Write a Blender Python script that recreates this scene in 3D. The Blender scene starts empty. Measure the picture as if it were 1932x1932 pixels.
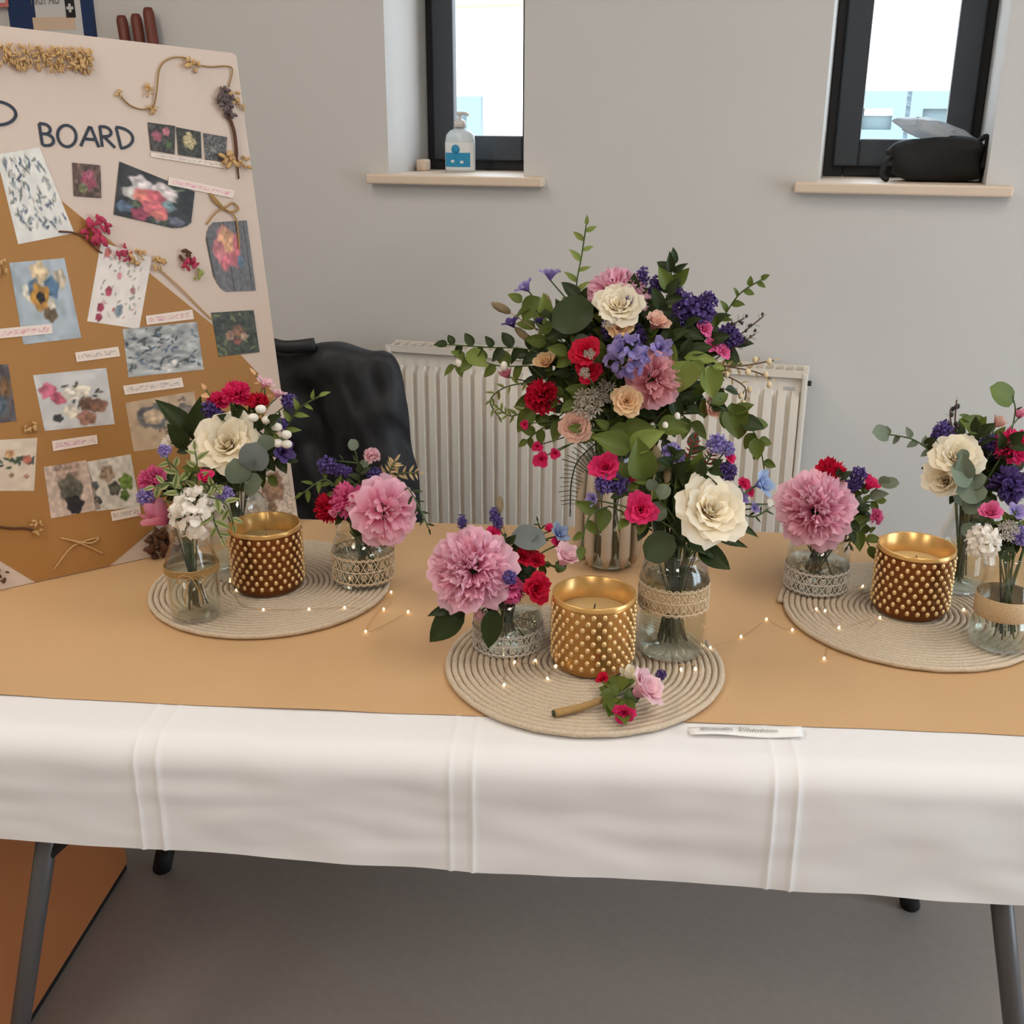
import bpy, bmesh, math, random
import numpy as np
from mathutils import Vector, Matrix, noise as mnoise
PI = math.pi
SC = bpy.context.scene
COL = SC.collection

# ------------------------------------------------------------------ camera
CX = CY = 966.0
FPX = 2080.0
PITCH, ROLL, YAW = 0.3454, 0.0034, -0.0698
CAM = Vector((0, 0, 1.438))
FW = Vector((math.sin(YAW)*math.cos(PITCH), math.cos(YAW)*math.cos(PITCH), -math.sin(PITCH)))
_r = Vector((math.cos(YAW), -math.sin(YAW), 0)); _u = _r.cross(FW)
RT = _r*math.cos(ROLL) + _u*math.sin(ROLL); UP = -_r*math.sin(ROLL) + _u*math.cos(ROLL)
cam = bpy.data.cameras.new('camera'); camo = bpy.data.objects.new('camera', cam); COL.objects.link(camo)
cam.sensor_width = 36; cam.lens = 36*FPX/1932; cam.clip_start = 0.02
camo.matrix_world = Matrix(((RT.x, UP.x, -FW.x, CAM.x), (RT.y, UP.y, -FW.y, CAM.y), (RT.z, UP.z, -FW.z, CAM.z), (0, 0, 0, 1)))
SC.camera = camo

# ------------------------------------------------------------------ world, lights, exposure
WALL_TH, WALL_D = 0.2227, 2.6454
WA = Vector((math.cos(WALL_TH), -math.sin(WALL_TH), 0)); WN = Vector((-math.sin(WALL_TH), -math.cos(WALL_TH), 0))
WO = Vector((0, WALL_D, 0))
WM = Matrix(((WA.x, WN.x, 0, WO.x), (WA.y, WN.y, 0, WO.y), (0, 0, 1, 0), (0, 0, 0, 1)))   # room frame: x along the window wall, y into the room
world = bpy.data.worlds.new('overcast_sky'); SC.world = world; world.use_nodes = True
wb = world.node_tree.nodes['Background']; wb.inputs[0].default_value = (0.80, 0.91, 1.0, 1); wb.inputs[1].default_value = 9.0
def area(name, s, n, z, w, h, power, color):
    l = bpy.data.lights.new(name, 'AREA'); l.shape = 'RECTANGLE'; l.size = w; l.size_y = h; l.energy = power; l.color = color
    o = bpy.data.objects.new(name, l); COL.objects.link(o); o.matrix_world = WM @ Matrix.Translation((s, n, z)); return o
WARM = (1.0, 0.915, 0.81)
for s_, n_ in ((-0.9, 1.5), (1.3, 1.5), (-0.9, 3.6), (1.3, 3.6)):
    area('ceiling_panel_light', s_, n_, 2.66, 0.6, 1.2, 16 if n_ < 2 else 32, WARM)
SC.view_settings.view_transform = 'Standard'; SC.view_settings.look = 'None'
SC.view_settings.gamma = 1; SC.view_settings.use_curve_mapping = False
SC.view_settings.exposure = -0.27
SC.cycles.max_bounces = 10; SC.cycles.transparent_max_bounces = 24; SC.cycles.caustics_reflective = False; SC.cycles.caustics_refractive = False

# ------------------------------------------------------------------ helpers
def ray(u, v): return FW + RT*((u-CX)/FPX) - UP*((v-CY)/FPX)
def onz(u, v, z): d = ray(u, v); return CAM + d*((z-CAM.z)/d.z)
def ony(u, v, y): d = ray(u, v); return CAM + d*(y/d.y)
def onwall(u, v, off=0.0):
    d = ray(u, v); t = ((WO-CAM).dot(WN)+off)/d.dot(WN); q = CAM+d*t-WO
    return q.dot(WA), q.z
def lin(c): c = c/255.0; return c/12.92 if c <= 0.04045 else ((c+0.055)/1.055)**2.4
def S(r, g, b): return (lin(r), lin(g), lin(b), 1.0)
WORLD = {}
def place(o, parent, W):
    if W is None: W = Matrix.Identity(4)
    WORLD[o.name] = W
    if parent is not None:
        o.parent = parent; o.matrix_basis = WORLD[parent.name].inverted() @ W
    else: o.matrix_basis = W
    return o
def ob(name, me, parent=None, W=None):
    if W is None and parent is not None: W = WORLD[parent.name]
    o = bpy.data.objects.new(name, me); COL.objects.link(o); return place(o, parent, W)
def tag(o, label=None, cat=None, group=None, kind=None):
    if label: o['label'] = label
    if cat: o['category'] = cat
    if group: o['group'] = group
    if kind: o['kind'] = kind
    return o
def thing(name, label, cat, W=None, group=None, kind=None):
    o = bpy.data.objects.new(name, None); COL.objects.link(o); o.empty_display_size = 0.02
    place(o, None, W); return tag(o, label, cat, group, kind)
def T(x, y=None, z=None):
    return Matrix.Translation(x if y is None else (x, y, z))
def RZ(a): return Matrix.Rotation(a, 4, 'Z')
def SCL(x, y=None, z=None):
    if y is None: y = z = x
    return Matrix.Diagonal((x, y, z, 1))
def frame(pos, zdir, roll=0.0, scale=1.0, ref=Vector((0, 0, 1))):
    z = Vector(zdir).normalized()
    if abs(z.dot(ref)) > 0.98: ref = Vector((0, 1, 0))
    x = ref.cross(z).normalized(); y = z.cross(x)
    M = Matrix(((x.x, y.x, z.x, pos[0]), (x.y, y.y, z.y, pos[1]), (x.z, y.z, z.z, pos[2]), (0, 0, 0, 1)))
    return M @ RZ(roll) @ SCL(scale)
def mesh(name, v, f, mat=None, smooth=True, attr=None):
    me = bpy.data.meshes.new(name); me.from_pydata([tuple(p) for p in v], [], f)
    if smooth and me.polygons: me.polygons.foreach_set('use_smooth', [True]*len(me.polygons))
    if attr is not None:
        a = me.attributes.new('tip', 'FLOAT', 'POINT'); a.data.foreach_set('value', [float(x) for x in attr])
    if mat: me.materials.append(mat)
    me.update(); return me
class MB:
    """collects shapes for ONE mesh"""
    def __init__(s): s.v = []; s.f = []
    def add(s, v, f, M=None):
        n = len(s.v)
        s.v += [tuple(M @ Vector(p)) for p in v] if M is not None else [tuple(p) for p in v]
        s.f += [tuple(i+n for i in q) for q in f]; return s
    def box(s, x0, x1, y0, y1, z0, z1, M=None, bev=0.0):
        if bev <= 0:
            v = [(x, y, z) for z in (z0, z1) for y in (y0, y1) for x in (x0, x1)]
            return s.add(v, [(0, 2, 3, 1), (4, 5, 7, 6), (0, 1, 5, 4), (2, 6, 7, 3), (0, 4, 6, 2), (1, 3, 7, 5)], M)
        bm = bmesh.new(); bmesh.ops.create_cube(bm, size=1)
        for q in bm.verts: q.co = Vector(((x0+x1)/2+q.co.x*(x1-x0), (y0+y1)/2+q.co.y*(y1-y0), (z0+z1)/2+q.co.z*(z1-z0)))
        bmesh.ops.bevel(bm, geom=bm.edges[:], offset=bev, segments=2, affect='EDGES', profile=0.5)
        bm.verts.index_update(); v = [q.co.copy() for q in bm.verts]; f = [tuple(p.index for p in q.verts) for q in bm.faces]; bm.free()
        return s.add(v, f, M)
    def lathe(s, prof, n=32, M=None, cap0=False, cap1=False):
        v = []; f = []; m = len(prof)
        for i in range(n):
            a = 2*PI*i/n
            for r, z in prof: v.append((r*math.cos(a), r*math.sin(a), z))
        for i in range(n):
            j = (i+1) % n
            for k in range(m-1): f.append((i*m+k, j*m+k, j*m+k+1, i*m+k+1))
        if cap0: f.append(tuple(i*m for i in reversed(range(n))))
        if cap1: f.append(tuple(i*m+m-1 for i in range(n)))
        return s.add(v, f, M)
    def tube(s, pts, r, n=6, M=None, caps=True):
        pts = [Vector(p) for p in pts]; rr = r if isinstance(r, (list, tuple)) else [r]*len(pts)
        v = []; f = []; ref = None
        for i, p in enumerate(pts):
            t = (pts[min(i+1, len(pts)-1)]-pts[max(i-1, 0)])
            t = t.normalized() if t.length > 1e-9 else Vector((0, 0, 1))
            if ref is None: ref = t.orthogonal().normalized()
            ref = (ref - t*ref.dot(t)); ref = ref.normalized() if ref.length > 1e-6 else t.orthogonal().normalized()
            b = t.cross(ref)
            for k in range(n):
                a = 2*PI*k/n; v.append(p + (ref*math.cos(a)+b*math.sin(a))*rr[i])
        for i in range(len(pts)-1):
            for k in range(n):
                k2 = (k+1) % n; f.append((i*n+k, i*n+k2, (i+1)*n+k2, (i+1)*n+k))
        if caps:
            f.append(tuple(reversed(range(n)))); f.append(tuple((len(pts)-1)*n+k for k in range(n)))
        return s.add(v, f, M)
    def ell(s, c, rx, ry, rz, nu=10, nv=7, M=None, jit=0.0, rnd=None):
        v = [(c[0], c[1], c[2]-rz)]; f = []
        for j in range(1, nv):
            th = -PI/2+PI*j/nv
            for i in range(nu):
                a = 2*PI*i/nu; q = 1+(rnd.uniform(-jit, jit) if rnd else 0)
                v.append((c[0]+rx*q*math.cos(th)*math.cos(a), c[1]+ry*q*math.cos(th)*math.sin(a), c[2]+rz*q*math.sin(th)))
        v.append((c[0], c[1], c[2]+rz)); L = len(v)-1
        for i in range(nu):
            k = (i+1) % nu; f.append((0, 1+k, 1+i)); f.append((L, L-nu+i, L-nu+k))
            for j in range(nv-2): f.append((1+j*nu+i, 1+j*nu+k, 1+(j+1)*nu+k, 1+(j+1)*nu+i))
        return s.add(v, f, M)
    def me(s, name, mat, smooth=True): return mesh(name, s.v, s.f, mat, smooth)
    def build(s, name, mat, parent=None, W=None, smooth=True): return ob(name, s.me(name, mat, smooth), parent, W)
def autosmooth(o, ang=0.6):
    me = o.data
    if hasattr(me, 'set_sharp_from_angle'): me.set_sharp_from_angle(angle=ang)
    return o
def bez(p0, p1, p2, n):
    p0, p1, p2 = Vector(p0), Vector(p1), Vector(p2)
    return [p0*(1-t)**2+p1*2*t*(1-t)+p2*t*t for t in [i/n for i in range(n+1)]]
def spline(P, n=6):
    P = [Vector(p) for p in P]; out = []
    for i in range(len(P)-1):
        a, b, c, d = P[max(i-1, 0)], P[i], P[i+1], P[min(i+2, len(P)-1)]
        for k in range(n):
            t = k/n; out.append(0.5*((2*b)+(c-a)*t+(2*a-5*b+4*c-d)*t*t+(-a+3*b-3*c+d)*t**3))
    out.append(P[-1]); return out

# ------------------------------------------------------------------ materials
MATS = {}
def _nt(name):
    m = bpy.data.materials.new(name); m.use_nodes = True; nt = m.node_tree
    return m, nt, nt.nodes['Principled BSDF'], nt.nodes['Material Output']
def pbr(name, col, rough=0.6, metal=0.0, var=0.0, scale=20.0, bump=0.0, bscale=200.0, spec=0.5, emit=None, estr=0.0, detail=4.0, coat=0.0):
    m, nt, b, out = _nt(name); N = nt.nodes; L = nt.links
    b.inputs['Base Color'].default_value = col; b.inputs['Roughness'].default_value = rough; b.inputs['Metallic'].default_value = metal
    b.inputs['Specular IOR Level'].default_value = spec; b.inputs['Coat Weight'].default_value = coat
    tc = None
    if var > 0 or bump > 0: tc = N.new('ShaderNodeTexCoord')
    if var > 0:
        nz = N.new('ShaderNodeTexNoise'); nz.inputs['Scale'].default_value = scale; nz.inputs['Detail'].default_value = detail
        L.new(tc.outputs['Object'], nz.inputs['Vector'])
        mx = N.new('ShaderNodeMix'); mx.data_type = 'RGBA'
        mx.inputs[6].default_value = tuple(max(0, c*(1-var)) for c in col[:3])+(1,); mx.inputs[7].default_value = tuple(min(1, c*(1+var)) for c in col[:3])+(1,)
        L.new(nz.outputs['Fac'], mx.inputs[0]); L.new(mx.outputs[2], b.inputs['Base Color'])
    if bump > 0:
        n2 = N.new('ShaderNodeTexNoise'); n2.inputs['Scale'].default_value = bscale; n2.inputs['Detail'].default_value = 3
        L.new(tc.outputs['Object'], n2.inputs['Vector'])
        bp = N.new('ShaderNodeBump'); bp.inputs['Strength'].default_value = bump; bp.inputs['Distance'].default_value = 0.002
        L.new(n2.outputs['Fac'], bp.inputs['Height']); L.new(bp.outputs['Normal'], b.inputs['Normal'])
    if emit: b.inputs['Emission Color'].default_value = emit; b.inputs['Emission Strength'].default_value = estr
    MATS[name] = m; return m
def petalmat(name, base, tip, rough=0.65, trans=0.38):
    """petal colour running from its base to its edge, a little light passing through"""
    m, nt, b, out = _nt(name); N = nt.nodes; L = nt.links
    at = N.new('ShaderNodeAttribute'); at.attribute_name = 'tip'
    mx = N.new('ShaderNodeMix'); mx.data_type = 'RGBA'; mx.inputs[6].default_value = base; mx.inputs[7].default_value = tip
    L.new(at.outputs['Fac'], mx.inputs[0])
    oi = N.new('ShaderNodeObjectInfo'); hs = N.new('ShaderNodeHueSaturation')
    mr = N.new('ShaderNodeMapRange'); mr.inputs['To Min'].default_value = 0.86; mr.inputs['To Max'].default_value = 1.1
    L.new(oi.outputs['Random'], mr.inputs['Value']); L.new(mr.outputs['Result'], hs.inputs['Value']); L.new(mx.outputs[2], hs.inputs['Color'])
    L.new(hs.outputs['Color'], b.inputs['Base Color']); b.inputs['Roughness'].default_value = rough; b.inputs['Specular IOR Level'].default_value = 0.25
    tr = N.new('ShaderNodeBsdfTranslucent'); L.new(hs.outputs['Color'], tr.inputs['Color'])
    ms = N.new('ShaderNodeMixShader'); ms.inputs[0].default_value = trans
    L.new(b.outputs[0], ms.inputs[1]); L.new(tr.outputs[0], ms.inputs[2]); L.new(ms.outputs[0], out.inputs['Surface'])
    MATS[name] = m; return m
def glassmat(name, tint=(0.95, 0.96, 0.95, 1), edge=0.5, rough=0.02, ior=1.45):
    m, nt, b, out = _nt(name); N = nt.nodes; L = nt.links; N.remove(b)
    tr = N.new('ShaderNodeBsdfTransparent'); tr.inputs[0].default_value = tint
    gl = N.new('ShaderNodeBsdfGlossy'); gl.inputs['Roughness'].default_value = rough; gl.inputs['Color'].default_value = (1, 1, 1, 1)
    lw = N.new('ShaderNodeLayerWeight'); lw.inputs['Blend'].default_value = 0.5
    pw = N.new('ShaderNodeMath'); pw.operation = 'POWER'; pw.inputs[1].default_value = 3.5; L.new(lw.outputs['Facing'], pw.inputs[0])
    fr = N.new('ShaderNodeMath'); fr.operation = 'MULTIPLY_ADD'; fr.inputs[1].default_value = edge*1.6; fr.inputs[2].default_value = 0.03*ior; L.new(pw.outputs[0], fr.inputs[0])
    ms = N.new('ShaderNodeMixShader'); L.new(fr.outputs[0], ms.inputs[0]); L.new(tr.outputs[0], ms.inputs[1]); L.new(gl.outputs[0], ms.inputs[2])
    L.new(ms.outputs[0], out.inputs['Surface']); MATS[name] = m; return m
def attrmat(name, rough=0.5, spec=0.4):
    m, nt, b, out = _nt(name); at = nt.nodes.new('ShaderNodeAttribute'); at.attribute_name = 'Col'
    nt.links.new(at.outputs['Color'], b.inputs['Base Color']); b.inputs['Roughness'].default_value = rough; b.inputs['Specular IOR Level'].default_value = spec
    MATS[name] = m; return m

pbr('wall_paint', S(206, 203, 199), 0.9, var=0.03, scale=3, bump=0.15, bscale=120, spec=0.2)
pbr('ceiling_paint', S(225, 222, 215), 0.9)
pbr('floor_vinyl', S(150, 140, 134), 0.55, var=0.10, scale=60, bump=0.05, bscale=300)
pbr('frame_grey', S(60, 66, 74), 0.5)
pbr('frame_dark', S(34, 36, 40), 0.6)
pbr('sill_wood', S(222, 200, 178), 0.5, var=0.05, scale=8)
pbr('white_enamel', S(226, 218, 206), 0.35)
pbr('dark', S(22, 22, 24), 0.6)
pbr('white_paper', S(233, 231, 231), 0.75, bump=0.25, bscale=25)
pbr('kraft', S(202, 163, 118), 0.7, var=0.05, scale=6, bump=0.2, bscale=30)
pbr('kraft_board', S(168, 119, 60), 0.6, var=0.08, scale=9, bump=0.5, bscale=14)
pbr('steel_grey', S(92, 90, 90), 0.4, metal=0.3)
pbr('rubber', S(14, 14, 15), 0.7)
pbr('laminate', S(150, 140, 125), 0.6)
pbr('cabinet_wood', S(190, 116, 68), 0.55, var=0.08, scale=5)
pbr('jute', S(206, 188, 164), 0.9, var=0.16, scale=260, bump=0.9, bscale=420, detail=2)
pbr('foam_white', S(214, 195, 181), 0.75)
pbr('ink', S(44, 54, 68), 0.7)
pbr('twine', S(170, 135, 85), 0.9, var=0.2, scale=300)
pbr('gold', S(196, 158, 106), 0.6, metal=0.1, var=0.2, scale=80)
pbr('dried_brown', S(92, 58, 40), 0.8, var=0.3, scale=120)
pbr('dried_dark', S(98, 84, 84), 0.8, var=0.3, scale=150)
pbr('dried_pink', S(176, 52, 84), 0.8, var=0.35, scale=120)
pbr('hessian', S(196, 168, 130), 0.9, var=0.2, scale=300, bump=0.8, bscale=500)
pbr('lace', S(214, 190, 158), 0.9, var=0.1, scale=200)
pbr('lace_white', S(222, 214, 205), 0.9, var=0.1, scale=200)
pbr('wax', S(228, 196, 140), 0.5)
pbr('bronze', S(128, 78, 40), 0.26, metal=0.75, var=0.2, scale=60)
pbr('bronze_light', S(192, 142, 80), 0.24, metal=0.7, var=0.15, scale=60)
pbr('gold_glint', S(240, 205, 150), 0.22, metal=0.55)  # paler gold than the body, so each hobnail carries a painted highlight
pbr('gold_glass', S(224, 178, 108), 0.25, metal=0.45, var=0.15, scale=50)
pbr('black_coat', S(22, 24, 29), 0.55, bump=0.35, bscale=60)
pbr('black_bag', S(9, 9, 9), 0.75, bump=0.3, bscale=80)
pbr('stem_green', S(70, 92, 44), 0.5)
pbr('stem_dark', S(44, 58, 36), 0.5)
pbr('stem_brown', S(96, 74, 52), 0.7)
pbr('copper_wire', S(205, 160, 110), 0.35, metal=0.8)
pbr('bulb', S(255, 236, 200), 0.4, emit=(1.0, 0.78, 0.45, 1), estr=5.0)
glassmat('clear_glass'); glassmat('window_glass', (0.96, 0.98, 1, 1), ior=1.3)
glassmat('water', (0.93, 0.95, 0.92, 1), ior=1.25)
attrmat('photo_print', 0.42); attrmat('matte_print', 0.8)
for n_, a_, b_ in (('cream', (244, 224, 178), (253, 245, 226)), ('blush', (222, 150, 140), (240, 200, 180)), ('peach', (222, 150, 92), (244, 212, 168)),
                   ('pink', (238, 138, 180), (254, 208, 224)), ('rosepink', (220, 100, 144), (244, 168, 192)), ('dusty', (208, 118, 136), (240, 182, 188)),
                   ('hot', (214, 20, 84), (246, 60, 128)), ('red', (168, 8, 40), (222, 24, 66)), ('magenta', (212, 66, 132), (242, 122, 174)),
                   ('purple', (80, 66, 130), (122, 102, 172)), ('deep', (70, 54, 110), (108, 86, 152)), ('lavender', (128, 116, 186), (176, 160, 216)),
                   ('blue', (130, 140, 204), (170, 194, 226)), ('white', (232, 224, 212), (250, 246, 240)), ('palepink', (236, 170, 188), (250, 214, 222)),
                   ('silver', (150, 142, 132), (206, 198, 186))):
    petalmat(n_, S(*a_), S(*b_))
for n_, a_, b_, r_ in (('leaf_dark', (40, 50, 26), (60, 76, 38), 0.42), ('leaf_mid', (76, 90, 36), (112, 126, 54), 0.45), ('leaf_pale', (108, 124, 52), (148, 160, 84), 0.5),
                       ('leaf_euc', (94, 106, 86), (130, 140, 120), 0.6), ('leaf_grey', (104, 112, 112), (140, 148, 146), 0.6), ('leaf_varieg', (82, 104, 46), (196, 194, 140), 0.5),
                       ('leaf_beige', (176, 150, 104), (214, 192, 150), 0.7), ('leaf_red', (110, 34, 34), (160, 60, 50), 0.6), ('leaf_peach', (214, 160, 110), (236, 204, 166), 0.7)):
    petalmat(n_, S(*a_), S(*b_), r_, 0.15)

# ------------------------------------------------------------------ the room
ZT = 0.735            # table top
Z_CLOTH = 0.7375; Z_RUN = 0.7388; ZM = 0.7485   # cloth, runner and placemat tops
CEIL = 2.7
W1, W2, WW, ZS, WTOP, REV = -0.5064, 0.4985, 0.3393, 1.304, 2.15, 0.255
S0, S1, DEPTH, WT = -2.6, 2.8, 5.4, 0.36
def struct(name, mb, mat, W=WM, label=None, smooth=False):
    o = mb.build(name, MATS[mat], None, W, smooth); o['kind'] = 'structure'
    if label: o['label'] = label
    return o
m = MB()
for a, b, z0, z1 in ((S0-WT, W1, 0, CEIL), (W1+WW, W2, 0, CEIL), (W2+WW, S1+WT, 0, CEIL), (W1, W1+WW, 0, ZS-0.02), (W1, W1+WW, WTOP, CEIL), (W2, W2+WW, 0, ZS-0.02), (W2, W2+WW, WTOP, CEIL)):
    m.box(a, b, -WT, 0, z0, z1)
struct('wall_back', m, 'wall_paint', label='pale grey painted wall with two narrow window openings')
struct('wall_left', MB().box(S0-WT, S0, 0, DEPTH+WT, 0, CEIL), 'wall_paint')
GN0, GN1, GZ0, GZ1 = 0.6, 2.0, 0.12, 2.25       # unseen glazed doors, added to let daylight in from the side
m = MB()
for a, b, z0, z1 in ((0, GN0, 0, CEIL), (GN1, DEPTH+WT, 0, CEIL), (GN0, GN1, 0, GZ0), (GN0, GN1, GZ1, CEIL)): m.box(S1, S1+WT, a, b, z0, z1)
struct('wall_right', m, 'wall_paint')
gd = thing('added_door_1', 'unseen glazed double doors added in the side wall to let in daylight', None, WM @ T(S1+0.2, 0, GZ0)); gd['kind'] = 'structure'
for a, b, z0, z1 in ((GN0, GN0+0.07, GZ0, GZ1), (GN1-0.07, GN1, GZ0, GZ1), (1.26, 1.34, GZ0, GZ1), (GN0+0.07, 1.26, GZ1-0.07, GZ1), (1.34, GN1-0.07, GZ1-0.07, GZ1), (GN0+0.07, 1.26, GZ0, GZ0+0.09), (1.34, GN1-0.07, GZ0, GZ0+0.09)):
    MB().box(S1+0.17, S1+0.23, a, b, z0, z1).build('frame_bar', MATS['frame_grey'], gd, WM, False)
for a, b in ((GN0+0.07, 1.26), (1.34, GN1-0.07)): MB().box(S1+0.195, S1+0.201, a, b, GZ0+0.09, GZ1-0.07).build('pane', MATS['window_glass'], gd, WM, False)
struct('wall_front', MB().box(S0, S1, DEPTH, DEPTH+WT, 0, CEIL), 'wall_paint')
struct('floor', MB().box(S0-WT, S1+WT, -WT, DEPTH+WT, -0.1, 0), 'floor_vinyl', label='grey speckled vinyl floor')
struct('ceiling', MB().box(S0-WT, S1+WT, -WT, DEPTH+WT, CEIL, CEIL+0.1), 'ceiling_paint')
def window(idx, s0, label):
    r = thing('window_%d' % idx, label, None, WM @ T(s0, 0, ZS)); r['kind'] = 'structure'
    W = WORLD[r.name]; h = WTOP-ZS; y1 = -REV; y0 = -REV-0.07
    # outer fixed frame, then the sash standing a little proud of it
    for nm, a, b, z0, z1 in (('frame_bar', 0, 0.045, 0, h), ('frame_bar', WW-0.045, WW, 0, h), ('frame_bar', 0.045, WW-0.045, 0, 0.045), ('frame_bar', 0.045, WW-0.045, h-0.045, h)):
        MB().box(a, b, y0, y1-0.012, z0, z1, bev=0.003).build(nm, MATS['frame_dark'], r, W, False)
    for nm, a, b, z0, z1 in (('sash_bar', 0.022, 0.078, 0.024, h-0.024), ('sash_bar', WW-0.078, WW-0.022, 0.024, h-0.024), ('sash_bar', 0.078, WW-0.078, 0.024, 0.085), ('sash_bar', 0.078, WW-0.078, h-0.085, h-0.024)):
        MB().box(a, b, y1-0.026, y1+0.004, z0, z1, bev=0.004).build(nm, MATS['frame_grey'], r, W, False)
    MB().box(0.07, WW-0.07, y1-0.014, y1-0.008, 0.075, h-0.075).build('pane', MATS['window_glass'], r, W, False)
    MB().box(0.0, WW, -WT, -REV-0.01, -0.0195, -0.0005).build('sill_back', MATS['sill_wood'], r, W, False)
    MB().box(-0.048, WW+0.052, -REV-0.02, 0.032, -0.022, 0, bev=0.004).build('window_sill', MATS['sill_wood'], r, W, False)
window(1, W1, 'narrow dark framed window with a hand gel bottle on its sill')
window(2, W2, 'narrow dark framed window with a black bag on its sill')

# ------------------------------------------------------------------ house across the yard
pbr('render_wall', S(236, 226, 214), 0.9); pbr('upvc', S(116, 132, 140), 0.7, spec=0.1); pbr('far_pane', S(96, 110, 114), 0.7, spec=0.1); pbr('brick_red', S(206, 150, 132), 0.9)
pbr('far_curtain', S(240, 240, 238), 0.9)
HO = 4.2
house = thing('neighbouring_house', 'pale rendered house seen through both windows across the yard', 'house', WM @ T(0, -HO, 0))
HW = WORLD[house.name]
hs = lambda u, v: onwall(u, v, -HO)
zr_ = hs(920, 14)[1]
MB().box(-7, 9, -3, 0, -0.6, zr_).build('wall', MATS['render_wall'], house, HW, False)
MB().box(-7.2, 9.2, -3.2, 0.18, zr_, zr_+0.09).build('eaves', MATS['brick_red'], house, HW, False)
for (ua, va), (ub, vb) in (((1600, 172), (1706, 300)), ((1712, 172), (1822, 300)), ((800, 182), (912, 300))):
    a, z1 = hs(ua, va); b, z0 = hs(ub, vb); t = 0.09
    fr = MB()
    for q in ((a, a+t, z0, z1), (b-t, b, z0, z1), (a+t, b-t, z0, z0+t), (a+t, b-t, z1-t, z1), (a+t, b-t, z1-0.26, z1-0.2)): fr.box(q[0], q[1], 0.0, 0.05, q[2], q[3])
    f = fr.build('window', MATS['upvc'], house, HW, False)
    MB().box(a+t, b-t, 0.004, 0.02, z0+t, z1-t).build('pane', MATS['far_pane'], f, HW, False)
a, z0 = hs(1630, 218); b, z1 = hs(1690, 196)
MB().box(a, b, 0.02, 0.03, z0, z1).build('blind', MATS['far_curtain'], house, HW, False)
gy = MB().box(S0-6, S1+6, -HO-0.5, -WT, -0.7, -0.3); struct('ground', gy, 'render_wall', label='pale paved yard outside the windows')

# ------------------------------------------------------------------ radiator
ra, rz1 = -0.49, 0.903; rb = 0.519; rz0 = 0.31; RD = 0.10
rad = thing('radiator', 'white fluted panel radiator on the wall below the windows', 'radiator', WM @ T(ra, 0, rz0)); RW = WORLD[rad.name]
rw = rb-ra; rh = rz1-rz0
v = []; f = []; nfl = 33; prof = []
for k in range(nfl):
    x0 = 0.012+(rw-0.024)*k/nfl; p = (rw-0.024)/nfl
    prof += [(x0, 0), (x0+0.22*p, 0), (x0+0.34*p, 0.011), (x0+0.88*p, 0.011)]
prof.append((rw-0.012, 0))
zz = [(0.0, 0), (0.03, 0), (0.045, 1), (rh-0.06, 1), (rh-0.045, 0), (rh-0.005, 0)]
for z, on in zz:
    for x, d in prof: v.append((x, RD-0.012+d*on, z))
n = len(prof)
for j in range(len(zz)-1):
    for i in range(n-1): f.append((j*n+i, j*n+i+1, (j+1)*n+i+1, (j+1)*n+i))
autosmooth(ob('front_panel', mesh('front_panel', v, f, MATS['white_enamel']), rad, RW), 0.9)
MB().box(0.01, rw-0.01, 0.035, 0.05, 0.0, rh-0.01).build('back_panel', MATS['white_enamel'], rad, RW, False)
g = MB().box(0, rw, 0.03, 0.036, rh-0.012, rh+0.004).box(0, rw, RD-0.008, RD-0.002, rh-0.012, rh+0.004).build('top_grille', MATS['white_enamel'], rad, RW, False)
sl = MB().box(0, 0.006, 0.035, RD-0.008, rh-0.006, rh+0.002).me('grille_bar', MATS['white_enamel'], False)
for k in range(46): ob('grille_bar', sl, g, RW @ T(0.006+k*(rw-0.018)/45, 0, 0))
for x in (0.0, rw-0.012): MB().box(x, x+0.012, 0.025, RD, 0.0, rh, bev=0.003).build('side_cover', MATS['white_enamel'], rad, RW, False)
for x in (0.15, rw-0.15): MB().box(x-0.02, x+0.02, 0.0, 0.036, 0.06, rh-0.08).build('wall_bracket', MATS['white_enamel'], rad, RW, False)
pbr('label_grey', S(190, 188, 184), 0.5)
MB().box(rw-0.05, rw-0.026, RD-0.012, RD-0.0105, rh-0.041, rh-0.034).build('rating_label', MATS['label_grey'], rad, RW, False)
MB().lathe([(0.0, 0), (0.006, 0), (0.006, 0.008), (0.0, 0.008)], 10).build('bleed_valve', MATS['dark'], rad, RW @ T(rw, 0.06, rh-0.03) @ Matrix.Rotation(PI/2, 4, 'Y'))
for x in (0.05, rw-0.05):
    MB().tube([(x, 0.043, -rz0), (x, 0.043, 0.01)], 0.0075, 10).build('pipe', MATS['white_enamel'], rad, RW)

# ------------------------------------------------------------------ things on and along the wall, beyond the board
pbr('poster_blue', S(12, 44, 88), 0.5); pbr('sheet_white', S(206, 204, 200), 0.6); pbr('pole_wood', S(104, 48, 34), 0.55, var=0.2, scale=20)
pbr('sheet_red', S(206, 120, 110), 0.6); pbr('peach_print', S(214, 186, 160), 0.7); pbr('grey_ink', S(120, 118, 116), 0.7)
def wallquad(m_, u0, v0, u1, v1, n0, n1):
    a, z1_ = onwall(u0, v0); b, z0_ = onwall(u1, v1); m_.box(a, b, n0, n1, z0_, z1_); return a, b, z0_, z1_
nb = thing('noticeboard', 'blue framed noticeboard on the wall holding a white first aid notice', 'noticeboard', WM @ T(*(-1.33, 0, 1.75))); NW = WORLD[nb.name]
m = MB(); wallquad(m, 2, -120, 184, 70, 0.0, 0.012); m.build('panel', MATS['poster_blue'], nb, WM, False)
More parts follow.
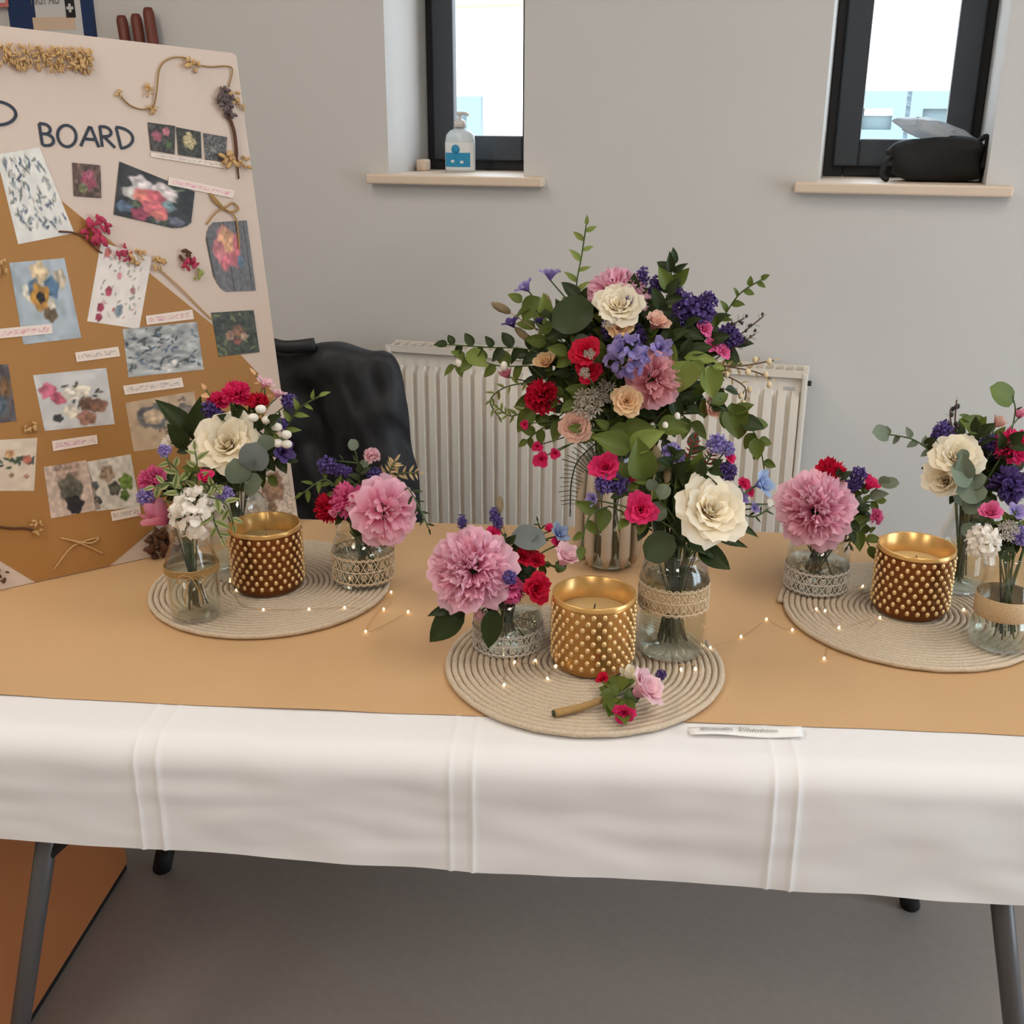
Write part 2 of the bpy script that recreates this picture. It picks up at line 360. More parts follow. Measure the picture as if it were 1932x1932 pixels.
m = MB(); a0, b0, z0, z1 = wallquad(m, 56, -110, 166, 80, 0.012, 0.0135); m.build('notice_sheet', MATS['sheet_white'], nb, WM, False)
m = MB(); a, b, z0, z1 = wallquad(m, 128, -2, 150, 34, 0.0135, 0.0145); cr = m.build('cross_square', MATS['dark'], nb, WM, False)
cs, cz = (a+b)/2, (z0+z1)/2; q = (b-a)*0.36
MB().box(cs-q, cs+q, 0.0145, 0.0155, cz-q*0.33, cz+q*0.33).box(cs-q*0.33, cs+q*0.33, 0.01451, 0.01551, cz-q, cz+q).build('white_cross', MATS['sheet_white'], cr, WM, False)
m = MB(); wallquad(m, 68, 34, 150, 56, 0.0135, 0.0142); m.build('peach_band', MATS['peach_print'], nb, WM, False)
m = MB(); wallquad(m, -40, -60, 24, 14, 0.0135, 0.015); rs = m.build('red_sheet', MATS['sheet_red'], nb, WM, False)
m = MB(); wallquad(m, -40, -60, 18, 6, 0.015, 0.0158); m.build('sheet_centre', MATS['sheet_white'], rs, WM, False)
fc = bpy.data.curves.new('notice_text', 'FONT'); fc.body = 'FIRST AID'; fc.size = 0.040; fc.extrude = 0.0004
fo_ = bpy.data.objects.new('notice_text', fc); COL.objects.link(fo_); bpy.context.view_layer.update()
fm = bpy.data.meshes.new_from_object(fo_); bpy.data.objects.remove(fo_); fm.materials.clear(); fm.materials.append(MATS['grey_ink'])
fo = bpy.data.objects.new('notice_text', fm); COL.objects.link(fo); sx, sz = onwall(66, 10)
place(fo, nb, WM @ T(sx, 0.0145, sz) @ Matrix(((1, 0, 0, 0), (0, 0, 1, 0), (0, 1, 0, 0), (0, 0, 0, 1))) @ SCL(0.5, 1, 1))
for k, (u, vt, lab) in enumerate(((229, 30, 'short dark brown wooden pole leaning on the wall next to the noticeboard'), (256, 27, 'middle dark brown wooden pole of three leaning on the wall'), (279, 15, 'tallest dark brown wooden pole leaning on the wall behind the board'))):
    s_, z_ = onwall(u, vt, 0.03); s_b = s_+0.22
    L = 0.0135
    p = MB().tube([(s_b, 0.17, 0.004), (s_+0.11, 0.10, z_*0.5), (s_, 0.03, z_-0.01), (s_-0.001, 0.029, z_)], [L, L, L, L*0.75], 12).build('wooden_pole', MATS['pole_wood'], None, WM)
    tag(p, lab, 'pole', 'wooden poles leaning on the wall')

# ------------------------------------------------------------------ items on the window sills
sb = thing('sanitizer_bottle', 'clear hand gel pump bottle with a blue label on the sill', 'bottle', WM @ T(*onwall(869, 330, -0.16)[:1], -0.16, ZS)); BW = WORLD[sb.name]
glassmat('gel_plastic', (0.86, 0.92, 0.95, 1), ior=1.35); pbr('clear_plastic', S(205, 218, 226), 0.25); pbr('label_blue', S(34, 142, 190), 0.4); pbr('label_white', S(226, 230, 232), 0.4); pbr('pump_white', S(214, 210, 206), 0.4)
MB().lathe([(0.0, 0), (0.037, 0), (0.039, 0.004), (0.039, 0.072), (0.036, 0.088), (0.026, 0.098), (0.014, 0.102), (0.013, 0.108), (0, 0.108)], 24, SCL(1, 0.6, 1)).build('body', MATS['clear_plastic'], sb, BW)
m = MB(); 
def wrap(z0_, z1_, a0_, a1_, r, n=14):
    v = []; f = []
    for i in range(n+1):
        a = a0_+(a1_-a0_)*i/n
        for z in (z0_, z1_): v.append((r*math.sin(a), 0.6*r*math.cos(a), z))
    for i in range(n): f.append((2*i, 2*i+2, 2*i+3, 2*i+1))
    return v, f
m.add(*wrap(0.006, 0.07, -1.25, 1.25, 0.0396)); lb = m.build('label', MATS['label_white'], sb, BW)
MB().add(*wrap(0.012, 0.046, -1.1, 0.9, 0.0399)).build('label_band', MATS['label_blue'], lb, BW)
MB().lathe([(0, 0), (0.011, 0), (0.011, 0.0004), (0, 0.0004)], 18).build('label_circle', MATS['label_blue'], lb, BW @ T(-0.004, 0.0243, 0.054) @ Matrix.Rotation(-PI/2, 4, 'X'))
for k, (x, z) in enumerate(((-0.012, 0.026), (0.012, 0.024))): MB().box(x-0.004, x+0.004, 0.0236, 0.0243, z-0.003, z+0.003).build('label_mark', MATS['label_white'], lb, BW, False)
m = MB().lathe([(0.0, 0.106), (0.015, 0.106), (0.015, 0.118), (0.009, 0.124), (0.004, 0.126), (0.004, 0.134), (0.008, 0.136), (0.008, 0.142), (0, 0.142)], 14)
m.tube([(0.004, 0, 0.139), (0.02, 0.006, 0.138), (0.024, 0.007, 0.133)], 0.0035, 8).build('pump', MATS['pump_white'], sb, BW)
wd = MB().box(-0.014, 0.012, -0.02, 0.02, 0, 0.028, bev=0.004).build('wood_wedge', MATS['sill_wood'], None, WM @ T(onwall(800, 327, -0.17)[0], -0.17, ZS))
tag(wd, 'small pale wooden wedge on the sill beside the hand gel', 'wedge')

def blob(fn, nu=40, nv=24):
    v = []; f = []
    for j in range(nv+1):
        for i in range(nu): v.append(fn(2*PI*i/nu, -PI/2+PI*j/nv))
    for j in range(nv):
        for i in range(nu):
            k = (i+1) % nu; f.append((j*nu+i, j*nu+k, (j+1)*nu+k, (j+1)*nu+i))
    return v, f
def sgp(x, p): return math.copysign(abs(x)**p, x)
def bagfn(hx, hy, hz, p, amp, seed, fq=14):
    def fn(a, t):
        c = sgp(math.cos(t), p); x = hx*c*sgp(math.cos(a), p); y = hy*c*sgp(math.sin(a), p); z = hz+hz*sgp(math.sin(t), p)
        n = mnoise.fractal(Vector((x*fq+seed, y*fq, z*fq)), 0.9, 2.1, 3)
        q = 1+amp*n; return (x*q, y*q, max(0, z*(1+amp*0.8*mnoise.noise(Vector((x*9, y*9, seed))))))
    return fn
s_ = onwall(1765, 330, -0.10)[0]
bag = thing('black_bag', 'soft black fabric bag slumped on the window sill', 'bag', WM @ T(s_, -0.12, ZS)); GW = WORLD[bag.name]
ob('body', mesh('body', *blob(bagfn(0.096, 0.062, 0.045, 0.48, 0.20, 3.1, 22)), MATS['black_bag']), bag, GW)
MB().tube(spline([(-0.075, 0.02, 0.05), (-0.105, 0.05, 0.045), (-0.112, 0.06, 0.015), (-0.10, 0.07, 0.004)], 5), 0.006, 8).build('strap', MATS['black_bag'], bag, GW)
MB().tube(spline([(0.06, 0.03, 0.06), (0.078, 0.04, 0.086), (0.092, 0.045, 0.094), (0.094, 0.045, 0.06), (0.09, 0.05, 0.03)], 5), 0.006, 8).build('strap', MATS['black_bag'], bag, GW)
glassmat('film', (0.84, 0.86, 0.87, 1), rough=0.15, ior=1.7); petalmat('film_white', S(222, 226, 230), S(222, 226, 230), 0.3, 0.6)
pl = ob('plastic_wrapper', mesh('plastic_wrapper', *blob(bagfn(0.072, 0.04, 0.02, 0.8, 0.55, 8.3, 40), 44, 20), MATS['film_white']), None, WM @ T(s_-0.002, -0.125, ZS+0.080) @ Matrix.Rotation(0.2, 4, 'Y'))
tag(pl, 'crumpled pale plastic wrapper lying on top of the black bag', 'wrapper')

# ------------------------------------------------------------------ chair with a black coat
chp = Vector((-0.60, 2.27, 0)); CW = T(chp) @ RZ(-0.2)
ch = thing('stacking_chair', 'dark chair under the black coat between table and radiator', 'chair', CW)
MB().box(-0.21, 0.21, -0.37, 0.02, 0.42, 0.445, bev=0.01).build('seat', MATS['dark'], ch, CW)
MB().box(-0.20, 0.20, -0.015, 0.015, 0.55, 0.90, bev=0.008).build('backrest', MATS['dark'], ch, CW)
for x in (-0.2, 0.2):
    MB().tube([(x, 0.0, 0.0), (x, 0.0, 0.86)], 0.011, 8).build('leg', MATS['steel_grey'], ch, CW)
    MB().tube([(x, -0.35, 0.0), (x, -0.35, 0.425)], 0.011, 8).build('leg', MATS['steel_grey'], ch, CW)
def coat():
    # a sheet hung over the chair back: front and back falls, rounded shoulders, folds
    v = []; f = []; nu, nv = 56, 60
    for j in range(nv+1):
        t = -1+2*j/nv                      # -1 back hem .. 0 ridge .. 1 front hem
        for i in range(nu+1):
            a = -1+2*i/nu
            half = 0.222+0.028*min(1, abs(t)*1.6)
            x = a*half
            ridge = 0.985+0.008*math.sin(a*7)-0.075*(max(0, abs(a)-0.80)/0.20)**2-0.008*(1-a)+0.008*math.exp(-((a+0.62)/0.09)**2)+0.008*math.exp(-((a-0.45)/0.25)**2)
            fall = abs(t); z = ridge-0.52*max(0, fall-0.08)-0.03*min(1, fall/0.08)**2
            th = 0.055*min(1, (fall/0.12))**0.6*(1-abs(a)**5)
            y = -math.copysign(th, t)
            n1 = mnoise.fractal(Vector((x*9, z*5, t*2)), 0.9, 2.2, 4); n2 = mnoise.noise(Vector((x*26+z*8, z*9, 4)))
            y += -math.copysign(1, t)*(0.040*n1+0.016*n2)*min(1, fall*6)*(1-abs(a)**8)
            x += 0.012*n2*abs(a)+0.05*max(0, fall-0.1)*a*0.3
            v.append((x, y, z))
    for j in range(nv):
        for i in range(nu): q = j*(nu+1)+i; f.append((q, q+1, q+nu+2, q+nu+1))
    return v, f
ct = thing('black_coat', 'black padded coat hung over a chair in front of the radiator', 'coat', CW)
ob('shell', mesh('shell', *coat(), MATS['black_coat']), ct, CW)
m = MB().tube(spline([(-0.17, 0.0, 0.985), (-0.13, -0.03, 1.006), (-0.08, -0.035, 0.995), (-0.02, -0.05, 0.985), (0.04, -0.03, 0.99)], 6), 0.014, 8); m.build('collar', MATS['black_coat'], ct, CW)

# ------------------------------------------------------------------ folding table, cloth, runner
TX0, TX1, TY0, TY1 = -1.02, 0.82, 1.105, 1.872
tb = thing('folding_table', 'long folding table with grey tubular legs under a white paper cloth', 'table', T(-0.1, 1.49, 0)); TW = WORLD[tb.name]
I4 = Matrix.Identity(4)
MB().box(TX0, TX1, TY0+0.03, TY1, ZT-0.028, ZT, bev=0.006).build('tabletop', MATS['laminate'], tb, I4)
for xt, xf in ((-0.648, -0.832), (0.488, 0.648)):
    for y in (1.165, 1.80):
        lg = MB().tube([(xf, y, 0.012), (xt, y, 0.70)], 0.0135, 12).build('leg', MATS['steel_grey'], tb, I4)
        MB().tube([(xf-(xt-xf)*0.01, y, 0.0), (xf+(xt-xf)*0.055, y, 0.045)], 0.0185, 12).build('rubber_foot', MATS['rubber'], lg, I4)
    MB().tube([(xt, 1.165, 0.69), (xt, 1.80, 0.69)], 0.012, 10).build('cross_tube', MATS['steel_grey'], tb, I4)
    sg = -1 if xt < 0 else 1
    for y in (1.165, 1.80):
        MB().tube([(xt+(xf-xt)*0.27, y, 0.70-0.27*0.688), (xt-sg*0.13, y, 0.69)], 0.008, 8).build('brace', MATS['rubber'], tb, I4)

HEM_L, HEM_R = 0.590, 0.572
def cloth_mesh():
    xs = []
    pleats = (-0.515, -0.136, 0.240)
    x = TX0-0.004
    xs = list(np.linspace(TX0-0.004, TX1+0.004, 150))
    for p in pleats: xs += [p+d for d in (-0.022, -0.017, -0.0145, -0.0125, -0.010, -0.006, 0, 0.006, 0.010, 0.0125, 0.0145, 0.017, 0.022)]
    xs = sorted(xs); R = 0.036; yf = TY0-0.004
    v = []; prof = [('b', z) for z in (0.585, 0.62, 0.66, 0.70)] + [('t', y) for y in np.linspace(TY1, yf+R, 26)] + [('c', a) for a in (0.12, 0.25, 0.38, 0.5, 0.62, 0.75, 0.88, 1.0)] + [('f', t) for t in np.linspace(0.06, 1, 18)]
    for kind, q in prof:
        for x in xs:
            k = (x-TX0)/(TX1-TX0); hem = HEM_L+(HEM_R-HEM_L)*((x+0.70)/1.22)
            hem += 0.0015*math.sin(x*9+1)+0.001*math.sin(x*23)
            off = 0.0; slope = 0.0
            if kind == 'b': P = [x, TY1+0.006, q]; nrm = (0, 1, 0)
            elif kind == 't': P = [x, q, Z_CLOTH]; nrm = (0, 0, 1)
            elif kind == 'c': a = q*PI/2; P = [x, yf+R-R*math.sin(a), Z_CLOTH-R+R*math.cos(a)]; nrm = (0, -math.sin(a), math.cos(a))
            else: P = [x, yf, (Z_CLOTH-R)*(1-q)+hem*q]; nrm = (0, -1, 0)
            if kind in 'cf':
                w = 1.0 if kind == 'f' else q
                t = q if kind == 'f' else 0
                off += w*(0.004*mnoise.noise(Vector((x*5, t*1.5, 2)))+0.0025*mnoise.noise(Vector((x*13, t*5, 7))) + 0.004*t*t*(0.6+0.5*math.sin(x*3.1+0.6)))
                for p in pleats:
                    sh = 0.018*(0.5-t) if p < -0.3 else 0.004*(0.5-t)
                    d = abs(x-p-sh*0); off += w*0.0020*(math.exp(-((d-0.0135)/0.0026)**2))
            elif kind == 't' and q < yf+0.10:
                for p in pleats: d = abs(x-p); off += 0.0008*math.exp(-((d-0.0135)/0.003)**2)
            v.append((P[0]+nrm[0]*off, P[1]+nrm[1]*off, P[2]+nrm[2]*off))
    n = len(xs); f = [(j*n+i, j*n+i+1, (j+1)*n+i+1, (j+1)*n+i) for j in range(len(prof)-1) for i in range(n-1)]
    return v, f
tc = ob('tablecloth', mesh('tablecloth', *cloth_mesh(), MATS['white_paper']), None, I4)
tag(tc, 'white creased paper tablecloth hanging over the front of the table', 'tablecloth')
def runner_mesh():
    xs = np.linspace(TX0+0.002, TX1-0.002, 90); v = []; ny = 24
    for j in range(ny+1):
        for x in xs:
            y0 = 1.194+0.004*math.sin(x*5)+0.003*mnoise.noise(Vector((x*9, 0, 1))); y = y0+(TY1-0.004-y0)*j/ny
            lift = 0.0035*max(0, mnoise.noise(Vector((x*4.5, 3, 0))))*max(0, 1-j/1.5)
            v.append((x, y, Z_RUN+lift+0.0003*mnoise.noise(Vector((x*6, y*6, 0)))))
    n = len(xs); f = [(j*n+i, j*n+i+1, (j+1)*n+i+1, (j+1)*n+i) for j in range(ny) for i in range(n-1)]
    return v, f
rn = ob('paper_runner', mesh('paper_runner', *runner_mesh(), MATS['kraft']), None, I4)
tag(rn, 'brown kraft paper runner laid along the table top', 'paper runner')

# low cabinet beside the left table legs
cb = thing('wooden_cabinet', 'low orange-brown wooden cabinet on the floor past the grey table leg', 'cabinet', T(-1.2, 1.35, 0))
MB().box(-1.50, -0.903, 1.135, 1.80, 0.012, 0.66, bev=0.003).build('carcass', MATS['cabinet_wood'], cb, I4, False)
MB().box(-1.49, -0.905, 1.14, 1.797, 0.0, 0.012).build('gap_strip', MATS['dark'], cb, I4, False)  # dark strip coloured in for the shadow gap under the carcass
MB().box(-1.51, -0.900, 1.13, 1.81, 0.66, 0.68, bev=0.003).build('top', MATS['cabinet_wood'], cb, I4, False)

# ------------------------------------------------------------------ coiled rope placemats
def coil_mesh():
    R, r, turns, seg, n = 0.19, 0.0043, 21, 72, 6
    pts = []; N = turns*seg
    for i in range(N+1):
        a = 2*PI*i/seg; q = 0.004+(R-r-0.004)*i/N
        pts.append((q*math.cos(a), q*math.sin(a), r+0.0004*math.sin(i*2.1)))
    return MB().tube(pts, [r*(1+0.05*math.sin(i*1.9)) for i in range(N+1)], n).me('rope_coil', MATS['jute'])
coil = coil_mesh()
mats_ = [((0.0027, 1.3328), 'round jute rope placemat at the table front with a buttonhole on it', 0.4), ((-0.4884, 1.556), 'round jute rope placemat in front of the mood board', 1.7), ((0.4838, 1.5302), 'round jute rope placemat beside a fallen pink petal', 3.0)]
for (x, y), lab, a in mats_:
    o = ob('placemat', coil, None, T(x, y, Z_RUN+0.0012) @ RZ(a)); tag(o, lab, 'placemat', 'jute placemats on the table')

# ------------------------------------------------------------------ hobnail candle holders
HH, HR = 0.103, 0.0545
hold_body = {}
for k, mt in (('bronze', 'bronze'), ('light', 'bronze_light')):
    m = MB().lathe([(0, 0.0), (0.046, 0.0), (0.051, 0.003), (HR-0.001, 0.008), (HR, 0.014), (HR, 0.09), (HR+0.0006, 0.0935), (HR, 0.096)], 64)
    hold_body[k] = m.me('glass_body', MATS[mt])
rim_me = MB().lathe([(HR, 0.0955), (HR+0.0003, HH-0.001), (HR-0.0012, HH), (HR-0.0026, HH-0.001), (HR-0.003, 0.05), (HR-0.003, 0.02)], 64).me('rim', MATS['gold_glass'])
# one raised hobnail, sharing its mesh round the glass
bm_ = MB(); bm_.ell((0, 0, 0), 0.0034, 0.0042, 0.0025, 8, 6); bump_me = bm_.me('hobnail', MATS['gold_glint'])
wax_me = MB().lathe([(0, 0.0), (HR-0.0045, 0.0), (HR-0.0045, 0.062), (HR-0.008, 0.0645), (0.012, 0.0635), (0.0, 0.063)], 48).me('wax_body', MATS['wax'])
wick_me = MB().tube([(0, 0, 0.06), (0.0005, 0, 0.068), (0.002, 0.001, 0.075)], 0.0009, 6).me('wick', MATS['dark'])
def candle(u, v, kind, lab, lab2, roll):
    p = onz(u, v, ZM); W = T(p) @ RZ(roll)
    h = thing('candle_holder', lab, 'candle holder', W, 'hobnail candle holders')
    ob('glass_body', hold_body[kind], h, W); ob('rim', rim_me, h, W)
    cols, rows = 24, 9
    for j in range(rows):
        z = 0.0155+0.0093*j
        for i in range(cols):
            a = 2*PI*(i+0.5*(j % 2))/cols
            ob('hobnail', bump_me, h, W @ T(HR*math.cos(a), HR*math.sin(a), z) @ RZ(a) @ Matrix.Rotation(PI/2, 4, 'Y') @ RZ(PI/2))
    W2_ = W @ T(0, 0, 0.010)
    c = thing('candle', lab2, 'candle', W2_, 'candles in the gold holders')
    ob('wax_body', wax_me, c, W2_); ob('wick', wick_me, c, W2_)
candle(508, 1104, 'bronze', 'bronze hobnail glass candle holder in front of the mood board', 'cream candle inside the holder in front of the mood board', 0.1)
candle(1117, 1249, 'light', 'bright gold hobnail glass candle holder behind the buttonhole', 'cream candle inside the holder behind the buttonhole', 0.0)
candle(1714, 1149, 'bronze', 'bronze hobnail glass candle holder on the placemat by the fallen petal', 'cream candle inside the holder by the fallen petal', 0.2)

# ------------------------------------------------------------------ glass vases
VASES = {}
def wall2(prof, t=0.0022):
    """outer profile followed by the inner one back down"""
    inner = [(max(0.0, r-t), z if i else z+t*2) for i, (r, z) in enumerate(prof)]
    return [(0.0, prof[0][1])]+prof+[(max(0, prof[-1][0]-t), prof[-1][1])]+list(reversed([(r, max(z, prof[0][1]+2*t)) for r, z in inner]))+[(0.0, prof[0][1]+2*t)]
P_BOTTLE = [(0.030, 0), (0.0355, 0.004), (0.037, 0.012), (0.037, 0.080), (0.035, 0.094), (0.0295, 0.106), (0.0265, 0.116), (0.0265, 0.134), (0.0295, 0.138), (0.0295, 0.147)]
P_JAR = [(0.040, 0), (0.0455, 0.004), (0.0475, 0.011), (0.0475, 0.058), (0.0455, 0.068), (0.040, 0.075), (0.038, 0.078), (0.0405, 0.081), (0.0405, 0.088)]
P_TALL = [(0.039, 0), (0.0440, 0.004), (0.046, 0.012), (0.046, 0.112), (0.044, 0.124), (0.037, 0.134), (0.0355, 0.138), (0.0375, 0.141), (0.0375, 0.150)]
P_HOUR = [(0.030, 0), (0.038, 0.006), (0.041, 0.018), (0.040, 0.036), (0.0365, 0.050), (0.036, 0.060), (0.037, 0.075), (0.0335, 0.092), (0.0325, 0.105), (0.036, 0.125), (0.0385, 0.140)]
P_BIG = [(0.030, 0), (0.040, 0.006), (0.046, 0.03), (0.047, 0.10), (0.044, 0.15), (0.040, 0.18), (0.041, 0.20)]
def vase(key, name, u, v, prof, lab, water=0.5, cat='vase', group=None):
    p = onz(u, v, ZM if key != 'C3' else Z_RUN+0.001); W = T(p)
    t = thing(name, lab, cat, W, group)
    MB().lathe(wall2(prof), 40).build('glass_wall', MATS['clear_glass'], t, W)
    h = prof[-1][1]
    pr = [(r-0.0028, z) for r, z in prof if 0.004 < z < h*water]; r_end = pr[-1][0]
    if water > 0: MB().lathe([(0, 0.006)]+[(pr[0][0]-0.002, 0.006)]+pr+[(r_end, h*water), (0, h*water)], 32).build('water', MATS['water'], t, W)
    VASES[key] = dict(p=Vector(p), h=h, mouth=prof[-1][0], r=max(r for r, z in prof), obj=t, W=W)
    return t, W
def band(t, W, r, z0, z1, mat, name='hessian_band', lace=False):
    """a ribbon round the glass; a lace one is a real openwork net"""
    if not lace:
        return MB().lathe([(r+0.0003, z0), (r+0.0012, z0+0.001), (r+0.0012, z1-0.001), (r+0.0003, z1)], 40).build(name, MATS[mat], t, W)
    m = MB(); n = 30; rows = 4
    for z in (z0, z1, z0+(z1-z0)*0.5): m.tube([((r+0.0012)*math.cos(2*PI*i/60), (r+0.0012)*math.sin(2*PI*i/60), z) for i in range(61)], 0.0011, 4, caps=False)
    for i in range(n):
        for s_ in (1, -1):
            pts = []
            for k in range(9):
                a = 2*PI*(i+s_*k/8*2)/n; pts.append(((r+0.0012)*math.cos(a), (r+0.0012)*math.sin(a), z0+(z1-z0)*k/8))
            m.tube(pts, 0.0008, 4, caps=False)
        a = 2*PI*(i+0.5)/n
        c = Vector(((r+0.0012)*math.cos(a), (r+0.0012)*math.sin(a), z0+(z1-z0)*(0.3 if i % 2 else 0.72)))
        m.tube([c+Vector((-math.sin(a)*math.cos(q), math.cos(a)*math.cos(q), math.sin(q)))*0.004 for q in [2*PI*k/8 for k in range(9)]], 0.0009, 4, caps=False)
        for zz_, sg in ((z0, -1), (z1, 1)):
            m.tube([((r+0.0012)*math.cos(2*PI*(i+q)/n), (r+0.0012)*math.sin(2*PI*(i+q)/n), zz_+sg*0.003*math.sin(PI*q)) for q in (0, 0.25, 0.5, 0.75, 1)], 0.0008, 4, caps=False)
    o = m.build(name, MATS[mat], t, W); o['kind'] = 'stuff'; return o
def twine_wrap(t, W, r, z, turns=4, bow=True):
    m = MB(); pts = []
    for i in range(turns*32+1): a = 2*PI*i/32; pts.append(((r+0.0014)*math.cos(a), (r+0.0014)*math.sin(a), z+0.0022*i/32))
    m.tube(pts, 0.0011, 5)
    if bow:
        a0 = -1.25; c = Vector((math.cos(a0)*(r+0.003), math.sin(a0)*(r+0.003), z+0.004)); tx = Vector((-math.sin(a0), math.cos(a0), 0)); ou = Vector((math.cos(a0), math.sin(a0), 0))
        for sx in (-1, 1): m.tube(spline([c, c+tx*0.008*sx+ou*0.004+Vector((0, 0, -0.016)), c+tx*0.012*sx+ou*0.003+Vector((0, 0, -0.038))], 5), 0.001, 5)
        for sx in (-1, 1): m.tube(spline([c, c+tx*0.014*sx+ou*0.006+Vector((0, 0, 0.006)), c+tx*0.018*sx+ou*0.005+Vector((0, 0, -0.006)), c], 5), 0.001, 5)
    return m.build('twine_tie', MATS['twine'], t, W)
t, W = vase('L1', 'bottle_vase', 371, 1160, P_BOTTLE, 'clear glass bottle vase tied with twine before the mood board', 0.5); twine_wrap(t, W, 0.037, 0.072, 5)
t, W = vase('L0', 'glass_vase', 458, 1082, P_TALL, 'clear glass jar half hidden between twine-tied bottle and bronze candle holder', 0.5)
t, W = vase('L2', 'lace_jar', 687, 1094, P_JAR, 'low clear jar with pale lace band, by the black coat', 0.5); band(t, W, 0.0475, 0.012, 0.050, 'lace', 'lace_band', True)
t, W = vase('C1', 'lace_jar', 958, 1213, P_JAR, 'low clear jar with white lace under the big pink ruffled peony', 0.5); band(t, W, 0.0475, 0.004, 0.030, 'lace_white', 'lace_band', True)
t, W = vase('C2', 'lace_jar', 1265, 1225, P_TALL, 'tall clear jar with beige lace band beside the bright gold candle holder', 0.85); band(t, W, 0.046, 0.072, 0.104, 'lace', 'lace_band', True); band(t, W, 0.0456, 0.074, 0.102, 'hessian', 'hessian_band')
t, W = vase('C3', 'tall_ribbed_vase', 1147, 1062, P_BIG, 'tall ribbed glass vase holding the largest bouquet', 0.4)
pbr('rib_glass', S(196, 182, 164), 0.25)
rib = MB().tube([(0.043, 0, 0.008), (0.0475, 0, 0.03), (0.0485, 0, 0.10), (0.0455, 0, 0.15), (0.0415, 0, 0.18)], [0.004, 0.0088, 0.0092, 0.009, 0.0085], 10, SCL(1, 1, 1)).me('rib', MATS['rib_glass'])
for k in range(10): ob('rib', rib, t, W @ RZ(2*PI*(k+0.35)/10))
t, W = vase('R1', 'lace_jar', 1538, 1106, P_JAR, 'low clear jar with white lace edge beside the fallen pink petal', 0.5); band(t, W, 0.0475, 0.006, 0.036, 'lace_white', 'lace_band', True)
t, W = vase('R2', 'bottle_vase', 1882, 1216, P_HOUR, 'waisted clear glass bottle vase with a hessian band', 0.3); band(t, W, 0.0372, 0.048, 0.078, 'hessian')
t, W = vase('R3', 'bottle_vase', 1806, 1108, P_BOTTLE, 'plain clear bottle vase behind the waisted bottle with hessian band', 0.5)

# ------------------------------------------------------------------ mood board
B_AL, B_PH, B_SR, B_H = 0.6886, 0.158, 0.279, 0.8192
BD = Vector((math.cos(B_AL), math.sin(B_AL), 0)); BU = Vector((-math.sin(B_AL)*math.sin(B_PH), math.cos(B_AL)*math.sin(B_PH), math.cos(B_PH))); BN = BD.cross(BU)
BP = Vector((-0.73, 1.6586, Z_RUN+0.001))
BM = Matrix(((BD.x, BU.x, BN.x, BP.x), (BD.y, BU.y, BN.y, BP.y), (BD.z, BU.z, BN.z, BP.z), (0, 0, 0, 1)))
B_SL = B_SR-0.594
def bst(u, v):
    d = ray(u, v); t = (BP-CAM).dot(BN)/d.dot(BN); q = CAM+d*t-BP; return q.dot(BD), q.dot(BU)
mb_ = thing('mood_board', 'large white mood board of wedding flower pictures standing on the table', 'display board', BM)
TOPT = lambda s: 0.8302-0.074*(s+0.081)       # the sheet's top is cut a little out of square
pv = [(B_SL, 0), (B_SR, 0), (B_SR, TOPT(B_SR)-0.006), (B_SR-0.002, TOPT(B_SR)-0.002), (B_SR-0.007, TOPT(B_SR)), (B_SL, TOPT(B_SL))]
n_ = len(pv); fv = [(x, y, -0.006) for x, y in pv]+[(x, y, 0) for x, y in pv]
ob('foam_panel', mesh('foam_panel', fv, [tuple(reversed(range(n_))), tuple(range(n_, 2*n_))]+[(i, (i+1) % n_, n_+(i+1) % n_, n_+i) for i in range(n_)], MATS['foam_white'], False), mb_, BM)


MB().tube([(B_SL+0.29, 0.60, -0.008), (B_SL+0.29, 0.042, -0.20)], 0.008, 8).build('back_strut', MATS['laminate'], mb_, BM)
def clip(p): return (min(max(p[0], B_SL+0.002), B_SR-0.0005), min(max(p[1], 0.0008), TOPT(p[0])-0.001))
def boardpoly(name, px, mat, z0, z1, lab=None, parent=mb_):
    P = [clip(bst(u, v)) for u, v in px]; n = len(P)
    v = [(x, y, z0) for x, y in P]+[(x, y, z1) for x, y in P]
    f = [tuple(range(n)), tuple(range(n, 2*n))]+[(i, (i+1) % n, n+(i+1) % n, n+i) for i in range(n)]
    o = ob(name, mesh(name, v, f, MATS[mat], False), parent, BM)
    if lab: o['label'] = lab
    return o
boardpoly('kraft_sheet', [(-60, 300), (60, 348), (115, 378), (290, 522), (400, 612), (522, 742), (470, 832), (330, 962), (207, 1067), (66, 1098), (-20, 1046), (-80, 1010)], 'kraft_board', 0.0002, 0.0010, 'crinkled brown kraft paper glued across the board')
